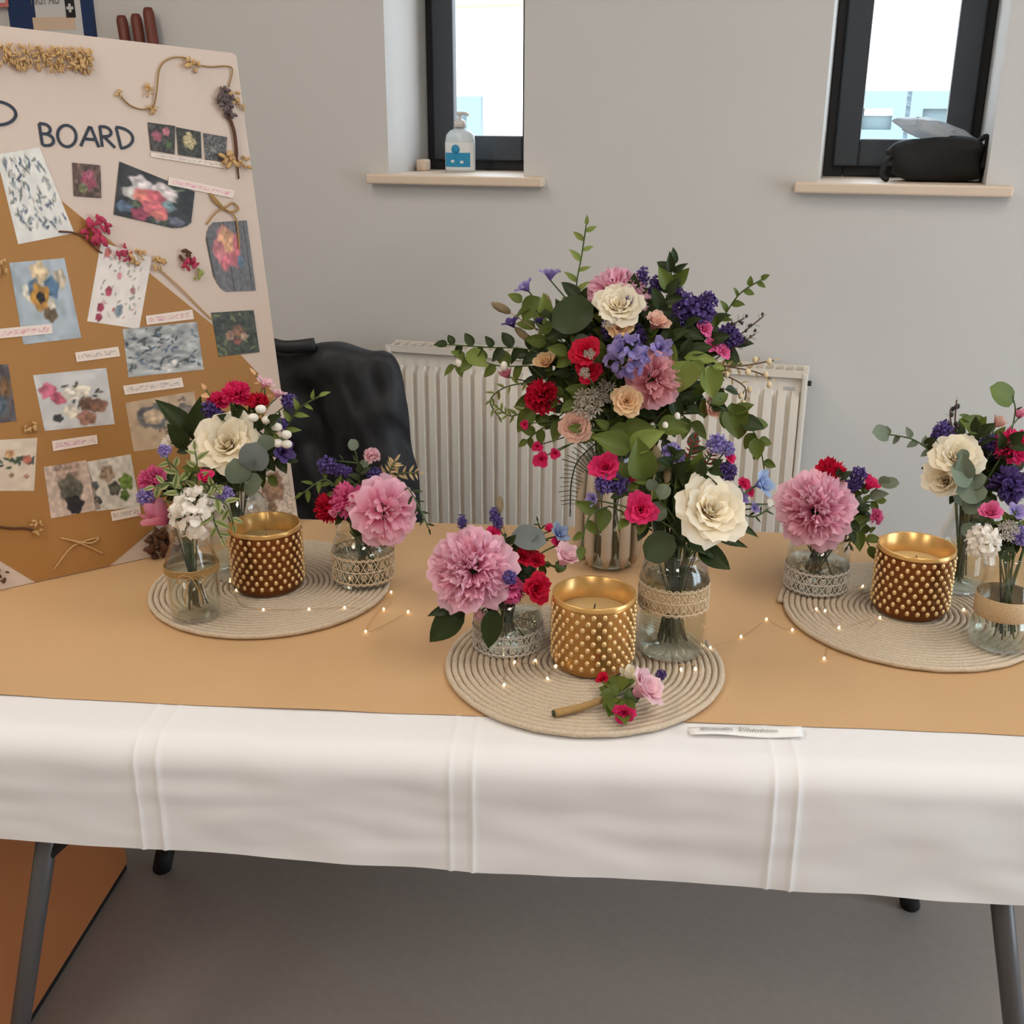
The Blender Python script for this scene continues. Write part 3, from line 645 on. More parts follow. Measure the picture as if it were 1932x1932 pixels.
# --- printed pictures: colour is printed per point on a fine grid
NP = 46
def vnoise(x, y, seed, fr):
    """smooth value noise on arrays"""
    rng = np.random.RandomState(seed); g = rng.rand(64, 64); X = (x*fr) % 63; Y = (y*fr) % 63
    i = X.astype(int); j = Y.astype(int); a = X-i; b = Y-j; a = a*a*(3-2*a); b = b*b*(3-2*b)
    return g[i, j]*(1-a)*(1-b)+g[i+1, j]*a*(1-b)+g[i, j+1]*(1-a)*b+g[i+1, j+1]*a*b
def picture(seed, bg, blobs, bgvar=0.18, fr=9, planks=0, leaves=None, speck=None):
    x, y = np.meshgrid(np.linspace(0, 1, NP+1), np.linspace(0, 1, NP+1), indexing='ij')
    C_ = np.zeros((NP+1, NP+1, 3)); n = vnoise(x, y, seed, fr)
    C_[:] = np.array(bg, float); C_ *= (1-bgvar+2*bgvar*n)[..., None]
    if planks: C_ *= np.where(((x*planks) % 1) < 0.05, 0.55, 1.0)[..., None]
    rng = np.random.RandomState(seed+5)
    if leaves:
        cols, num, size, (lx0, lx1, ly0, ly1) = leaves
        for _ in range(num):
            cx, cy, a = rng.uniform(lx0, lx1), rng.uniform(ly0, ly1), rng.uniform(0, PI)
            dx = (x-cx)*math.cos(a)+(y-cy)*math.sin(a); dy = -(x-cx)*math.sin(a)+(y-cy)*math.cos(a)
            w = np.clip(1.6*(1-(dx/(size*rng.uniform(.7, 1.5)))**2-(dy/(size*0.42))**2), 0, 1)[..., None]
            C_ = C_*(1-w)+np.array(cols[rng.randint(len(cols))], float)*w
    for cx, cy, r, col in blobs:
        ang = np.arctan2(y-cy, x-cx); d = np.hypot(x-cx, y-cy)/(r*(1+0.10*np.sin(ang*5+cx*40)+0.25*(vnoise(x, y, seed+3, 14)-0.5)))
        w = np.clip((1.0-d)*5, 0, 1)[..., None]; sh = (0.72+0.5*vnoise(x+cx, y+cy, seed+9, 17)*(1.1-0.35*d))[..., None]
        C_ = C_*(1-w)+np.array(col, float)*sh*w
    g_ = C_.mean(axis=2, keepdims=True); return np.clip(g_+0.8*(C_-g_), 0, 255)
def photo(px, img, lab, z=0.0016, round_=(), mat='photo_print', name='photo_print'):
    Q = [Vector(bst(u, v)) for u, v in px]; TL, TR, BR, BL = Q; v = []; n = NP+1
    idx = {}; cols = []; f = []
    for i in range(n):
        for j in range(n):
            a = i/NP; b = 1-j/NP      # a: left-right, j up
            t = TL*(1-a)+TR*a; q = BL*(1-a)+BR*a; p = t*(1-b)+q*b; p = Vector(clip(p)); v.append((p.x, p.y, z)); cols.append(img[i, j])
    def cut(a, b):   # rounded corners
        for c in round_:
            ca, cb_ = {'TL': (0, 1), 'TR': (1, 1), 'BR': (1, 0), 'BL': (0, 0)}[c]; R = 0.3
            da, db = abs(a-ca), abs(b-cb_)
            if da < R and db < R and math.hypot(R-da, R-db) > R: return True
        return False
    for i in range(NP):
        for j in range(NP):
            if not cut((i+.5)/NP, (j+.5)/NP): f.append((i*n+j, (i+1)*n+j, (i+1)*n+j+1, i*n+j+1))
    me = mesh(name, v, f, MATS[mat], False)
    ca = me.color_attributes.new('Col', 'FLOAT_COLOR', 'POINT')
    arr = np.ones((len(cols), 4)); c = np.array(cols)/255.0; arr[:, :3] = np.where(c <= 0.04045, c/12.92, ((c+0.055)/1.055)**2.4)
    ca.data.foreach_set('color', arr.ravel())
    o = ob(name, me, mb_, BM); sm = o.modifiers.new('paper', 'SOLIDIFY'); sm.thickness = 0.0005; sm.offset = -1
    o['label'] = lab; return o
G1, G2, G3 = (66, 84, 58), (96, 110, 80), (44, 56, 44)
photo([(-8, 292), (74, 278), (140, 440), (34, 461)], picture(1, (226, 222, 214), [], 0.05, leaves=([(96, 110, 124), (70, 84, 110), (150, 160, 168), (116, 126, 116), (190, 176, 160)], 110, 0.05, (0.08, 0.95, 0.12, 0.95))), 'white sheet printed with blue-grey sprigs')
photo([(136, 307), (189, 312), (191, 374), (139, 370)], picture(2, (106, 78, 66), [(0.55, 0.5, 0.3, (170, 70, 92)), (0.35, 0.25, 0.18, (128, 128, 80)), (0.6, 0.7, 0.16, (196, 96, 120))], 0.4), 'small picture of a dusky red flower')
photo([(225, 305), (367, 362), (358, 438), (214, 405)], picture(3, (50, 50, 52), [(0.3, 0.75, 0.16, (226, 210, 208)), (0.6, 0.72, 0.2, (224, 208, 204)), (0.18, 0.5, 0.13, (206, 200, 192)), (0.12, 0.2, 0.12, (90, 112, 140)), (0.66, 0.45, 0.13, (112, 140, 146)), (0.36, 0.5, 0.16, (238, 128, 108)), (0.5, 0.58, 0.14, (226, 96, 108)), (0.5, 0.3, 0.19, (234, 104, 116)), (0.32, 0.13, 0.13, (164, 60, 84)), (0.58, 0.2, 0.12, (240, 120, 110)), (0.8, 0.16, 0.12, (108, 112, 130))], 0.3, leaves=([G1, G2, (120, 140, 150)], 26, 0.08, (0.1, 0.8, 0.05, 0.9))), 'picture of a coral and blue bouquet on black', round_=('BR',))
for k, q in enumerate(([(278, 231), (330, 238), (329, 291), (284, 284)], [(332, 240), (378, 249), (380, 299), (336, 292)], [(383, 251), (428, 259), (425, 305), (387, 301)])):
    photo(q, [picture(11, (62, 58, 54), [(0.3, 0.55, 0.22, (176, 84, 104)), (0.65, 0.75, 0.16, (206, 112, 124)), (0.75, 0.3, 0.15, (84, 108, 62))], 0.5), picture(12, (54, 54, 46), [(0.5, 0.55, 0.3, (196, 176, 122)), (0.5, 0.8, 0.14, (190, 172, 120))], 0.5, 16), picture(13, (92, 86, 86), [(0.4, 0.4, 0.16, (120, 120, 112))], 0.5, 20)][k], ['small picture of pink blossom on dark leaves', 'small picture of a pale cream blossom cluster', 'small grey picture of dried stems'][k])
photo([(382, 421), (465, 416), (482, 548), (408, 551)], picture(14, (104, 102, 104), [(0.45, 0.62, 0.33, (226, 108, 120)), (0.45, 0.74, 0.2, (240, 168, 118)), (0.72, 0.42, 0.09, (96, 130, 160)), (0.25, 0.6, 0.16, (232, 128, 136))], 0.15, 22, planks=2.2), 'picture of a coral rose on grey boards', round_=('TL', 'BL'))
photo([(190, 457), (286, 486), (262, 621), (164, 606)], picture(15, (232, 220, 210), [(0.16, 0.9, 0.07, (214, 106, 96)), (0.2, 0.2, 0.07, (164, 36, 66)), (0.3, 0.42, 0.07, (196, 60, 84)), (0.2, 0.07, 0.06, (170, 40, 70)), (0.55, 0.2, 0.09, (140, 158, 170)), (0.45, 0.65, 0.05, (206, 120, 130)), (0.75, 0.5, 0.05, (196, 120, 120)), (0.45, 0.2, 0.03, (200, 80, 80))], 0.03, leaves=([(140, 150, 130), (206, 150, 150), (170, 160, 130), (110, 120, 116)], 46, 0.035, (0.08, 0.92, 0.05, 0.9))), 'white card printed with small red flowers', round_=())
photo([(17, 496), (121, 487), (153, 637), (44, 650)], picture(16, (166, 178, 188), [(0.5, 0.84, 0.17, (226, 196, 150)), (0.24, 0.62, 0.13, (214, 208, 190)), (0.84, 0.75, 0.13, (208, 190, 160)), (0.66, 0.66, 0.15, (80, 116, 150)), (0.36, 0.66, 0.13, (88, 120, 156)), (0.55, 0.34, 0.13, (116, 92, 68)), (0.44, 0.55, 0.19, (214, 146, 48)), (0.44, 0.55, 0.08, (40, 34, 34)), (0.6, 0.46, 0.08, (216, 206, 180))], 0.1), 'picture of a sunflower bouquet on pale blue')
photo([(398, 590), (478, 585), (489, 664), (412, 673)], picture(17, (58, 62, 46), [(0.55, 0.55, 0.16, (146, 96, 68)), (0.35, 0.45, 0.12, (170, 124, 92)), (0.68, 0.4, 0.1, (190, 150, 120)), (0.5, 0.3, 0.1, (150, 80, 64))], 0.5, 14, leaves=([G1, G3, (112, 120, 70)], 40, 0.09, (0, 1, 0, 1))), 'dark picture of a basket of rust flowers')
photo([(231, 621), (371, 607), (384, 697), (242, 712)], picture(18, (168, 170, 168), [(0.52, 0.12, 0.09, (222, 220, 214)), (0.62, 0.22, 0.06, (216, 212, 206)), (0.86, 0.5, 0.12, (180, 186, 184))], 0.25, 12, leaves=([(74, 84, 84), (100, 112, 122), (86, 110, 140), (60, 66, 62), (150, 156, 150)], 120, 0.05, (0.02, 0.95, 0.1, 0.95))), 'picture of grey-blue foliage bunches')
photo([(62, 708), (200, 694), (216, 800), (84, 813)], picture(19, (206, 204, 202), [(0.15, 0.7, 0.14, (212, 96, 122)), (0.28, 0.55, 0.12, (206, 84, 110)), (0.45, 0.6, 0.13, (238, 226, 208)), (0.62, 0.64, 0.13, (240, 228, 204)), (0.42, 0.3, 0.13, (236, 222, 198)), (0.66, 0.4, 0.13, (120, 84, 62)), (0.8, 0.36, 0.14, (152, 102, 78)), (0.22, 0.2, 0.08, (62, 66, 66)), (0.62, 0.16, 0.15, (176, 120, 100))], 0.06, leaves=([(60, 62, 58), (92, 80, 58)], 16, 0.06, (0.1, 0.9, 0.1, 0.8))), 'picture of a trailing cream and pink bouquet')
photo([(236, 760), (366, 738), (380, 836), (252, 852)], picture(20, (196, 164, 128), [(0.36, 0.64, 0.26, (104, 104, 104)), (0.36, 0.64, 0.17, (216, 184, 144)), (0.6, 0.3, 0.1, (132, 96, 76)), (0.8, 0.66, 0.15, (124, 112, 102))], 0.08, leaves=([(120, 90, 76), (96, 96, 96), (146, 110, 90)], 40, 0.05, (0.4, 0.95, 0.2, 0.95))), 'picture of a foliage wreath on brown')
photo([(-46, 690), (15, 687), (31, 794), (-34, 802)], picture(21, (92, 84, 86), [(0.8, 0.6, 0.2, (130, 92, 56)), (0.6, 0.3, 0.2, (86, 104, 116))], 0.3), 'dark picture of autumn flowers')
photo([(-44, 832), (70, 826), (64, 926), (-48, 926)], picture(22, (222, 202, 178), [(0.55, 0.72, 0.09, (226, 166, 108)), (0.85, 0.6, 0.09, (208, 110, 84)), (0.6, 0.3, 0.05, (170, 130, 80)), (0.85, 0.28, 0.05, (190, 130, 110))], 0.05, leaves=([G1, (60, 78, 76)], 18, 0.07, (0.3, 1.0, 0.45, 0.65))), 'picture of two orange table posies')
photo([(82, 881), (162, 868), (190, 961), (96, 978)], picture(23, (208, 182, 164), [(0.5, 0.86, 0.32, (190, 158, 140)), (0.5, 0.52, 0.28, (112, 106, 90)), (0.52, 0.42, 0.22, (96, 94, 80)), (0.52, 0.2, 0.19, (44, 42, 46)), (0.52, 0.1, 0.13, (44, 42, 46))], 0.12, 14), 'picture of a potted lavender plant')
photo([(164, 871), (246, 857), (264, 956), (180, 964)], picture(24, (212, 204, 190), [(0.08, 0.5, 0.1, (84, 90, 96)), (0.08, 0.2, 0.1, (70, 76, 80)), (0.4, 0.7, 0.18, (166, 140, 114)), (0.5, 0.4, 0.16, (96, 96, 84)), (0.78, 0.5, 0.17, (116, 150, 56)), (0.7, 0.25, 0.12, (88, 116, 50))], 0.12, 12), 'picture of a succulent and green leaf')
photo([(452, 902), (541, 884), (557, 972), (468, 988)], picture(25, (206, 184, 160), [(0.2, 0.6, 0.16, (166, 160, 152)), (0.62, 0.6, 0.26, (168, 120, 82)), (0.7, 0.85, 0.16, (156, 108, 74)), (0.55, 0.25, 0.12, (150, 108, 66))], 0.2, 24), 'picture of dried brown seed heads')
# caption strips, too blurred in print to read: fine broken lines of pink or grey handwriting
def strip(px, ink, seed):
    x, y = np.meshgrid(np.linspace(0, 1, NP+1), np.linspace(0, 1, NP+1), indexing='ij'); n = vnoise(x*4, y, seed, 12)
    m_ = ((y > 0.25) & (y < 0.75) & (x > 0.06) & (x < 0.94)); w = (np.clip((n-0.45)*2.2, 0, 0.6)*m_)[..., None]
    img = np.array((234, 218, 206), float)*(1-w)+np.array(ink, float)*w
    photo(px, img, 'narrow white caption strip with faint handwriting', z=0.0026, mat='matte_print', name='caption_strip')
strip([(-30, 623), (97, 611), (99, 629), (-28, 641)], (206, 110, 140), 1); strip([(141, 665), (222, 654), (226, 672), (144, 683)], (150, 140, 130), 2)
strip([(274, 596), (362, 584), (365, 602), (276, 613)], (200, 120, 140), 3); strip([(231, 728), (342, 712), (346, 730), (235, 745)], (150, 146, 140), 4)
strip([(97, 832), (182, 820), (184, 837), (100, 851)], (190, 120, 160), 5); strip([(208, 965), (263, 954), (265, 972), (211, 983)], (140, 130, 120), 6)
strip([(318, 334), (442, 360), (438, 374), (316, 349)], (226, 120, 160), 7); strip([(284, 288), (424, 308), (422, 318), (284, 296)], (120, 116, 112), 8)
# hand-lettered heading
def ribbon(m, pts, w, z):
    pts = [Vector((p[0], p[1], 0)) for p in pts]; v = []; f = []
    for i, p in enumerate(pts):
        t = (pts[min(i+1, len(pts)-1)]-pts[max(i-1, 0)]).normalized(); nn = Vector((-t.y, t.x, 0))*w
        v += [(p.x+nn.x, p.y+nn.y, z), (p.x-nn.x, p.y-nn.y, z)]
    for i in range(len(pts)-1): f.append((2*i, 2*i+1, 2*i+3, 2*i+2))
    m.add(v, f)
def arc(cx, cy, rx, ry, a0, a1, n=14): return [(cx+rx*math.cos(a0+(a1-a0)*i/n), cy+ry*math.sin(a0+(a1-a0)*i/n)) for i in range(n+1)]
LET = {'B': [[(0.08, 0), (0.02, 1)], [(0.02, 1)]+arc(0.35, 0.77, 0.42, 0.23, PI/2, -PI/2)+[(0.05, 0.53)], [(0.05, 0.53)]+arc(0.4, 0.27, 0.55, 0.27, PI/2, -PI/2)+[(0.08, 0.0)]],
       'O': [arc(0.5, 0.5, 0.5, 0.5, 1.2, 1.2+2*PI, 26)], 'A': [[(0, 0), (0.5, 1), (0.58, 0.98), (0.95, 0)], [(0.18, 0.38), (0.82, 0.36)]],
       'R': [[(0.1, 0), (0.04, 1)], [(0.0, 0.97)]+arc(0.35, 0.76, 0.5, 0.24, PI/2, -PI/2)+[(0.1, 0.5)], [(0.3, 0.5), (1.0, 0.0)]],
       'D': [[(0.12, 0.02), (0.02, 0.98)], [(0.0, 1.0)]+arc(0.12, 0.5, 0.86, 0.5, PI/2-0.1, -PI/2)+[(0.08, 0.02)]],
       'M': [[(0, 0), (0.1, 1), (0.5, 0.35), (0.9, 1), (1, 0)]]}
def letter(ch, TL, TR, BR, BL):
    Q = [Vector(bst(*q)) for q in (TL, TR, BR, BL)]; m = MB()
    for k, stx in enumerate(LET[ch]):
        pts = []
        for x, y in stx: t = Q[0]*(1-x)+Q[1]*x; b = Q[3]*(1-x)+Q[2]*x; p = t*y+b*(1-y); pts.append(p)
        ribbon(m, pts, 0.0022, 0.0012+0.0001*k)
    o = m.build('letter', MATS['ink'], mb_, BM, False); return o
letter('B', (73, 233), (100, 236), (103, 276), (78, 274)); letter('O', (107, 236), (143, 237), (144, 277), (110, 277)); letter('A', (152, 238), (185, 240), (188, 278), (152, 276))
letter('R', (187, 238), (212, 241), (217, 279), (190, 277)); letter('D', (218, 240), (250, 243), (252, 279), (225, 280)); letter('D', (-12, 191), (29, 194), (32, 236), (-8, 236))
for k, ch_ in enumerate('OOM'): letter(ch_, (-58-46*k, 188-3*k), (-22-46*k, 190-3*k), (-20-46*k, 234-3*k), (-54-46*k, 232-3*k))
# pressed and dried bits glued on
def bpt(u, v, z): s_, t_ = bst(u, v); return Vector((s_, t_, z))
rnd = random.Random(4); pbr('vine_olive', S(150, 116, 66), 0.8)
def bpath(pxs, r, name, mat, z=0.004, n=5):
    return MB().tube(spline([bpt(u, v, z+0.001*math.sin(i*2)) for i, (u, v) in enumerate(pxs)], n), r, 6).build(name, MATS[mat], mb_, BM)
def bcluster(u, v, rp, num, mat, name, size=0.3, flat=0.5):
    m = MB(); c = bpt(u, v, 0.004); R = rp*1.95/FPX
    for i in range(num):
        a, q = rnd.uniform(0, 2*PI), R*math.sqrt(rnd.random()); s_ = R*size*rnd.uniform(0.6, 1.3)
        M = T(c.x+q*math.cos(a), c.y+q*math.sin(a), c.z+rnd.uniform(0, R*flat)) @ RZ(rnd.uniform(0, 6)) @ Matrix.Rotation(rnd.uniform(-.7, .7), 4, 'X')
        m.ell((0, 0, 0), s_, s_*0.55, s_*0.35, 6, 4, M)
    o = m.build(name, MATS[mat], mb_, BM); o['kind'] = 'stuff'; return o
m = MB(); gx = -40
for i in range(300):
    u = rnd.uniform(-40, 172); vv = 108+rnd.choice((-18, -9, 0, 9, 18))+0.05*u+rnd.uniform(-5, 5); c = bpt(u, vv, rnd.uniform(0.003, 0.010))
    m.ell((0, 0, 0), 0.0048, 0.0017, 0.0014, 6, 4, T(c) @ RZ(rnd.choice((1.3, 1.8, 0.2, 1.57))+rnd.uniform(-.3, .3)))
g = m.build('gold_garland', MATS['gold'], mb_, BM); g['kind'] = 'stuff'; g['label'] = 'row of dried golden florets'
bcluster(152, 118, 18, 26, 'gold', 'gold_rosette', 0.3)
bpath([(222, 178), (244, 200), (270, 207), (288, 200), (294, 172), (300, 130), (318, 112), (345, 110), (362, 121), (395, 127), (425, 126), (437, 133), (430, 165)], 0.0013, 'dried_vine', 'vine_olive')
for u, v, r in ((222, 177, 7), (277, 174, 10), (288, 206, 8), (360, 121, 13), (440, 186, 12), (455, 203, 6), (428, 300, 16), (458, 308, 12), (0, 505, 14), (52, 805, 12), (66, 994, 12)):
    bcluster(u, v, r, 9, 'gold', 'gold_blossom', 0.45)
bcluster(419, 184, 15, 26, 'dried_dark', 'dried_rose_head', 0.42, 0.8); bcluster(427, 206, 15, 26, 'dried_dark', 'dried_rose_head', 0.4, 0.8)
bpath([(428, 215), (440, 250), (446, 300), (449, 338)], [0.003]*10+[0.0015]*6, 'dried_stem', 'dried_brown')
bcluster(180, 438, 22, 22, 'dried_pink', 'pressed_flower', 0.4); bpath([(165, 452), (140, 440), (110, 437)], 0.0016, 'pressed_stem', 'dried_brown', n=4); bpath([(165, 455), (180, 470), (192, 478)], 0.0012, 'pressed_stem', 'dried_brown', n=4)
bcluster(348, 482, 11, 10, 'dried_brown', 'pressed_petal', 0.5); bcluster(357, 500, 13, 12, 'dried_pink', 'pressed_bud', 0.45); pbr('pressed_green', S(150, 158, 84), 0.7); bcluster(370, 517, 11, 9, 'pressed_green', 'pressed_leaf', 0.5)
pbr('dried_straw', S(196, 158, 108), 0.85, var=0.2, scale=200)
bcluster(297, 497, 12, 18, 'dried_straw', 'grass_head', 0.4); bpath([(300, 508), (340, 545), (375, 580), (398, 602)], 0.0014, 'grass_stem', 'dried_straw')
bcluster(232, 477, 14, 14, 'dried_pink', 'pressed_blossom', 0.35); bcluster(258, 482, 14, 12, 'dried_straw', 'pressed_seed', 0.4)
bpath([(400, 372), (412, 388), (420, 395), (436, 400), (448, 395), (438, 383), (422, 392), (404, 382), (396, 366), (408, 378), (420, 393)], 0.0016, 'twine_bow', 'twine')
bpath([(420, 394), (405, 402), (388, 424)], 0.0014, 'twine_tail', 'twine'); bpath([(422, 394), (442, 410), (448, 440), (450, 470)], 0.0014, 'twine_tail', 'twine')
bpath([(-10, 992), (20, 996), (45, 996), (62, 1000)], 0.002, 'twig', 'dried_brown')
bpath([(100, 1075), (130, 1035), (155, 1022), (185, 1014), (170, 1024), (140, 1020), (112, 1014), (150, 1024), (195, 1045)], 0.0014, 'twine_bow', 'dried_straw')
bcluster(302, 1024, 29, 40, 'dried_brown', 'dried_rose', 0.36, 0.7); bcluster(298, 1030, 10, 8, 'gold', 'dried_rose_centre', 0.5); bcluster(2, 1080, 14, 10, 'dried_brown', 'dried_sprig', 0.4)

# ------------------------------------------------------------------ flower parts
def petal(th, phi0, phi1, L, wid, r0, z0, wrap_=1.0, ruff=0.0, seed=0, nu=5, nv=5, notch=0.0, cup=0.0, fan=0.0):
    """one petal of a bloom of about unit radius whose axis is +Z: leaves the axis at phi0, ends at phi1"""
    rng = random.Random(seed*7919+13); v = []; tip = []; f = []; r, z = r0, z0; prev = 0.0
    ph = [rng.uniform(0, 6) for _ in range(4)]
    for j in range(nv+1):
        t = j/nv
        if j:
            p = phi0+(phi1-phi0)*(t-0.5/nv)**1.5; r += math.sin(p)*L/nv; z += math.cos(p)*L/nv
        w = wid*(math.sin(PI*(0.10+0.72*t))**0.75)
        if t > 0.99: w *= 0.72
        w = w*(1-fan)+fan*wid*(0.20+0.95*t-0.45*t**6)
        for i in range(nu+1):
            u = -1+2*i/nu; x = u*w
            ang = x/max(r+0.22, 0.26)*wrap_
            rr = r-cup*u*u; zz_ = z-0.10*(1-1.2*fan)*L*abs(u)**3*(t*t)+notch*t**4*(-(1-abs(u))*0.1)
            if ruff: rr += ruff*t*t*math.sin(u*5+ph[0])*0.6; zz_ += ruff*t*t*math.sin(u*7+ph[1])
            rx = rr*math.cos(ang); ry = rr*math.sin(ang)+x*(1-wrap_)
            v.append((rx*math.cos(th)-ry*math.sin(th), rx*math.sin(th)+ry*math.cos(th), zz_)); tip.append(min(1, t*1.05))
    n = nu+1
    for j in range(nv):
        for i in range(nu): f.append((j*n+i, j*n+i+1, (j+1)*n+i+1, (j+1)*n+i))
    return v, f, tip
def orient(vft, M):
    v, f, t = vft; return [tuple(M @ Vector(p)) for p in v], f, t
GA = 2.39996
def k_rose(n, open_=1.0, ruff=0.03):
    def g(seed):
        out = []
        for i in range(n):
            t = i/(n-1); e = t**1.15
            p0 = math.radians(4+26*e*open_); p1 = math.radians(4+98*e*open_)
            out.append(petal(i*GA+random.Random(seed+i).uniform(-.2, .2), p0, p1, 0.62+0.36*t, 0.36+0.44*t, 0.03+0.10*t, -0.22+0.02*(1-t), 1.0, ruff*(0.4+t), seed*31+i, notch=0.6))
        return out
    return g
def k_peony(nin, nout, ruff=0.09):
    def g(seed):
        out = []; rng = random.Random(seed)
        for i in range(nout):
            t = i/nout; out.append(petal(i*GA*1.0+0.3, math.radians(48+30*t), math.radians(88+28*t), 0.90+0.1*t, 0.56, 0.12, -0.34, 0.9, ruff*0.6, seed*17+i, fan=0.25))
        for i in range(nin):
            t = (i+0.5)/nin; th = math.radians(78)*math.sqrt(t); a = i*GA
            d = Vector((math.sin(th)*math.cos(a), math.sin(th)*math.sin(a), math.cos(th)))
            b = petal(rng.uniform(-.6, .6), 0.15, math.radians(rng.uniform(5, 50)), 0.47+0.12*rng.random(), 0.40+0.08*rng.random(), 0.02, 0, 0.7, ruff*0.9, seed*41+i, 6, 5, fan=0.75)
            M = frame(d*(0.26+0.12*t)+Vector((0, 0, -0.22)), d, 0, 1.0) @ RZ(a*1.7+rng.uniform(-.5, .5))
            out.append(orient(b, M))
        for i in range(6): out.append(petal(i*GA, 0.05, math.radians(12+6*i), 0.62, 0.30, 0.02+0.02*i, 0.02, 1.0, ruff, seed*5+i))
        return out
    return g
def k_carn(n, ruff=0.13):
    def g(seed):
        out = []; rng = random.Random(seed)
        for i in range(n):
            t = (i+0.5)/n; th = math.radians(86)*math.sqrt(t); a = i*GA
            d = Vector((math.sin(th)*math.cos(a), math.sin(th)*math.sin(a), math.cos(th)))
            b = petal(rng.uniform(-1, 1), 0.1, math.radians(rng.uniform(30, 80)), 0.56+0.14*rng.random(), 0.36, 0.01, 0, 0.4, ruff*0.9, seed*43+i, 6, 4, fan=0.85)
            out.append(orient(b, frame(d*0.16+Vector((0, 0, -0.2)), d, 0, 1.0) @ RZ(a*2.3)))
        return out
    return g
def k_bud(seed):
    return [petal(i*GA, math.radians(24+3*i), math.radians(-22+9*i), 1.25-0.03*i, 0.62, 0.05+0.02*i, -0.55, 1.0, 0.02, seed*11+i) for i in range(7)]
def k_bell(seed):
    return [petal(i*2*PI/5+0.03*i, math.radians(26), math.radians(78), 1.05, 0.46, 0.06, -0.45, 0.8, 0.05, seed*13+i) for i in range(5)]+[petal(i*2*PI/5+0.7, math.radians(14), math.radians(50), 0.8, 0.36, 0.05, -0.4, 0.9, 0.05, seed*17+i) for i in range(4)]
def k_star(seed):
    rng = random.Random(seed); out = []
    for c in range(7):
        a = c*GA; q = 0.0 if c == 0 else 0.56; ce = Vector((q*math.cos(a), q*math.sin(a), 0.1-0.25*q+rng.uniform(-.1, .1)))
        for i in range(9): out.append(orient(petal(i*2*PI/9, math.radians(40), math.radians(80), 0.42, 0.07, 0.03, 0, 0.3, 0.0, i, 2, 3), T(ce) @ Matrix.Rotation(rng.uniform(-.4, .4), 4, 'X')))
    return out
def k_cluster(n, elong=1.0, fs=0.30):
    """many florets too small to pick apart: spread over an egg-shaped head"""
    def g(seed):
        rng = random.Random(seed); out = []
        for i in range(n):
            t = (i+.5)/n; th = math.acos(1-1.75*t); a = i*GA; d = Vector((math.sin(th)*math.cos(a), math.sin(th)*math.sin(a), math.cos(th)))
            pos = Vector((d.x*0.66, d.y*0.66, d.z*0.66*elong))*rng.uniform(0.75, 1.1)
            for k in range(4): out.append(orient(petal(k*PI/2, 0.5, 1.35, fs, fs*0.42, 0.02, 0, 0.3, 0.0, k, 2, 2), frame(pos, d, rng.uniform(0, 3), rng.uniform(.7, 1.2))))
        return out
    return g
def k_delph(n):
    def g(seed):
        rng = random.Random(seed); out = []
        for i in range(n):
            t = (i+.5)/n; th = math.acos(1-1.2*t); a = i*GA; d = Vector((math.sin(th)*math.cos(a), math.sin(th)*math.sin(a), math.cos(th)))
            for k in range(5): out.append(orient(petal(k*2*PI/5, 0.7, 1.5, 0.46, 0.21, 0.03, 0, 0.3, 0.03, k, 3, 3), frame(d*0.58*rng.uniform(.85, 1.1), d, rng.uniform(0, 3))))
        return out
    return g
KIND = {'rose': (k_rose(30), 3), 'rose_small': (k_rose(20, 0.95, 0.05), 3), 'rose_half': (k_rose(18, 0.62), 2), 'peony': (k_peony(76, 12, 0.11), 3), 'peony_open': (k_peony(30, 14, 0.07), 2), 'carnation': (k_carn(46), 3),
        'bud': (k_bud, 2), 'bell': (k_bell, 2), 'star': (k_star, 2), 'statice': (k_cluster(34, 1.0, 0.46), 3), 'spike': (k_cluster(34, 2.2, 0.5), 2), 'delphinium': (k_delph(14), 2), 'stock': (k_delph(22), 2)}
JOINED = {'star': 'ray_florets', 'statice': 'florets', 'spike': 'florets', 'delphinium': 'florets', 'stock': 'florets'}
PCACHE = {}
def petals(kind, col, var):
    key = (kind, col, var)
    if key not in PCACHE:
        g, nvar = KIND[kind]; P = g(var*101+7)
        if kind in JOINED:
            m = MB(); tips = []
            for v, f, t in P: m.add(v, f); tips += t
            if kind in ('statice', 'spike'):
                n0 = len(m.v); m.ell((0, 0, 0), 0.5, 0.5, 0.5*(2.2 if kind == 'spike' else 1.0), 10, 7); tips += [0.1]*(len(m.v)-n0)
            PCACHE[key] = [mesh(JOINED[kind], m.v, m.f, MATS[col], True, tips)]
        else: PCACHE[key] = [mesh('petal', v, f, MATS[col], True, t) for v, f, t in P]
    return PCACHE[key]
CALYX = MB().lathe([(0.0, -0.62), (0.10, -0.58), (0.22, -0.42), (0.26, -0.25), (0.2, -0.15)], 10).me('calyx', MATS['stem_green'])
def leafmesh(name, mat, prof, fold=0.12, droop=0.12, nu=4, nv=7):
    """a leaf of unit length along +Y with its face to +Z"""
    v = []; f = []; tip = []
    for j in range(nv+1):
        t = j/nv; w = prof(t)
        for i in range(nu+1):
            u = -1+2*i/nu; v.append((u*w, t, fold*abs(u)*w*2-droop*t*t+0.02*math.sin(t*9)*abs(u))); tip.append(abs(u)*0.9 if 'varieg' in mat else 0.25+0.5*t*(1-0.5*abs(u)))
    n = nu+1
    for j in range(nv):
        for i in range(nu): f.append((j*n+i, j*n+i+1, (j+1)*n+i+1, (j+1)*n+i))
    return mesh('leaf', v, f, MATS[mat], True, tip)
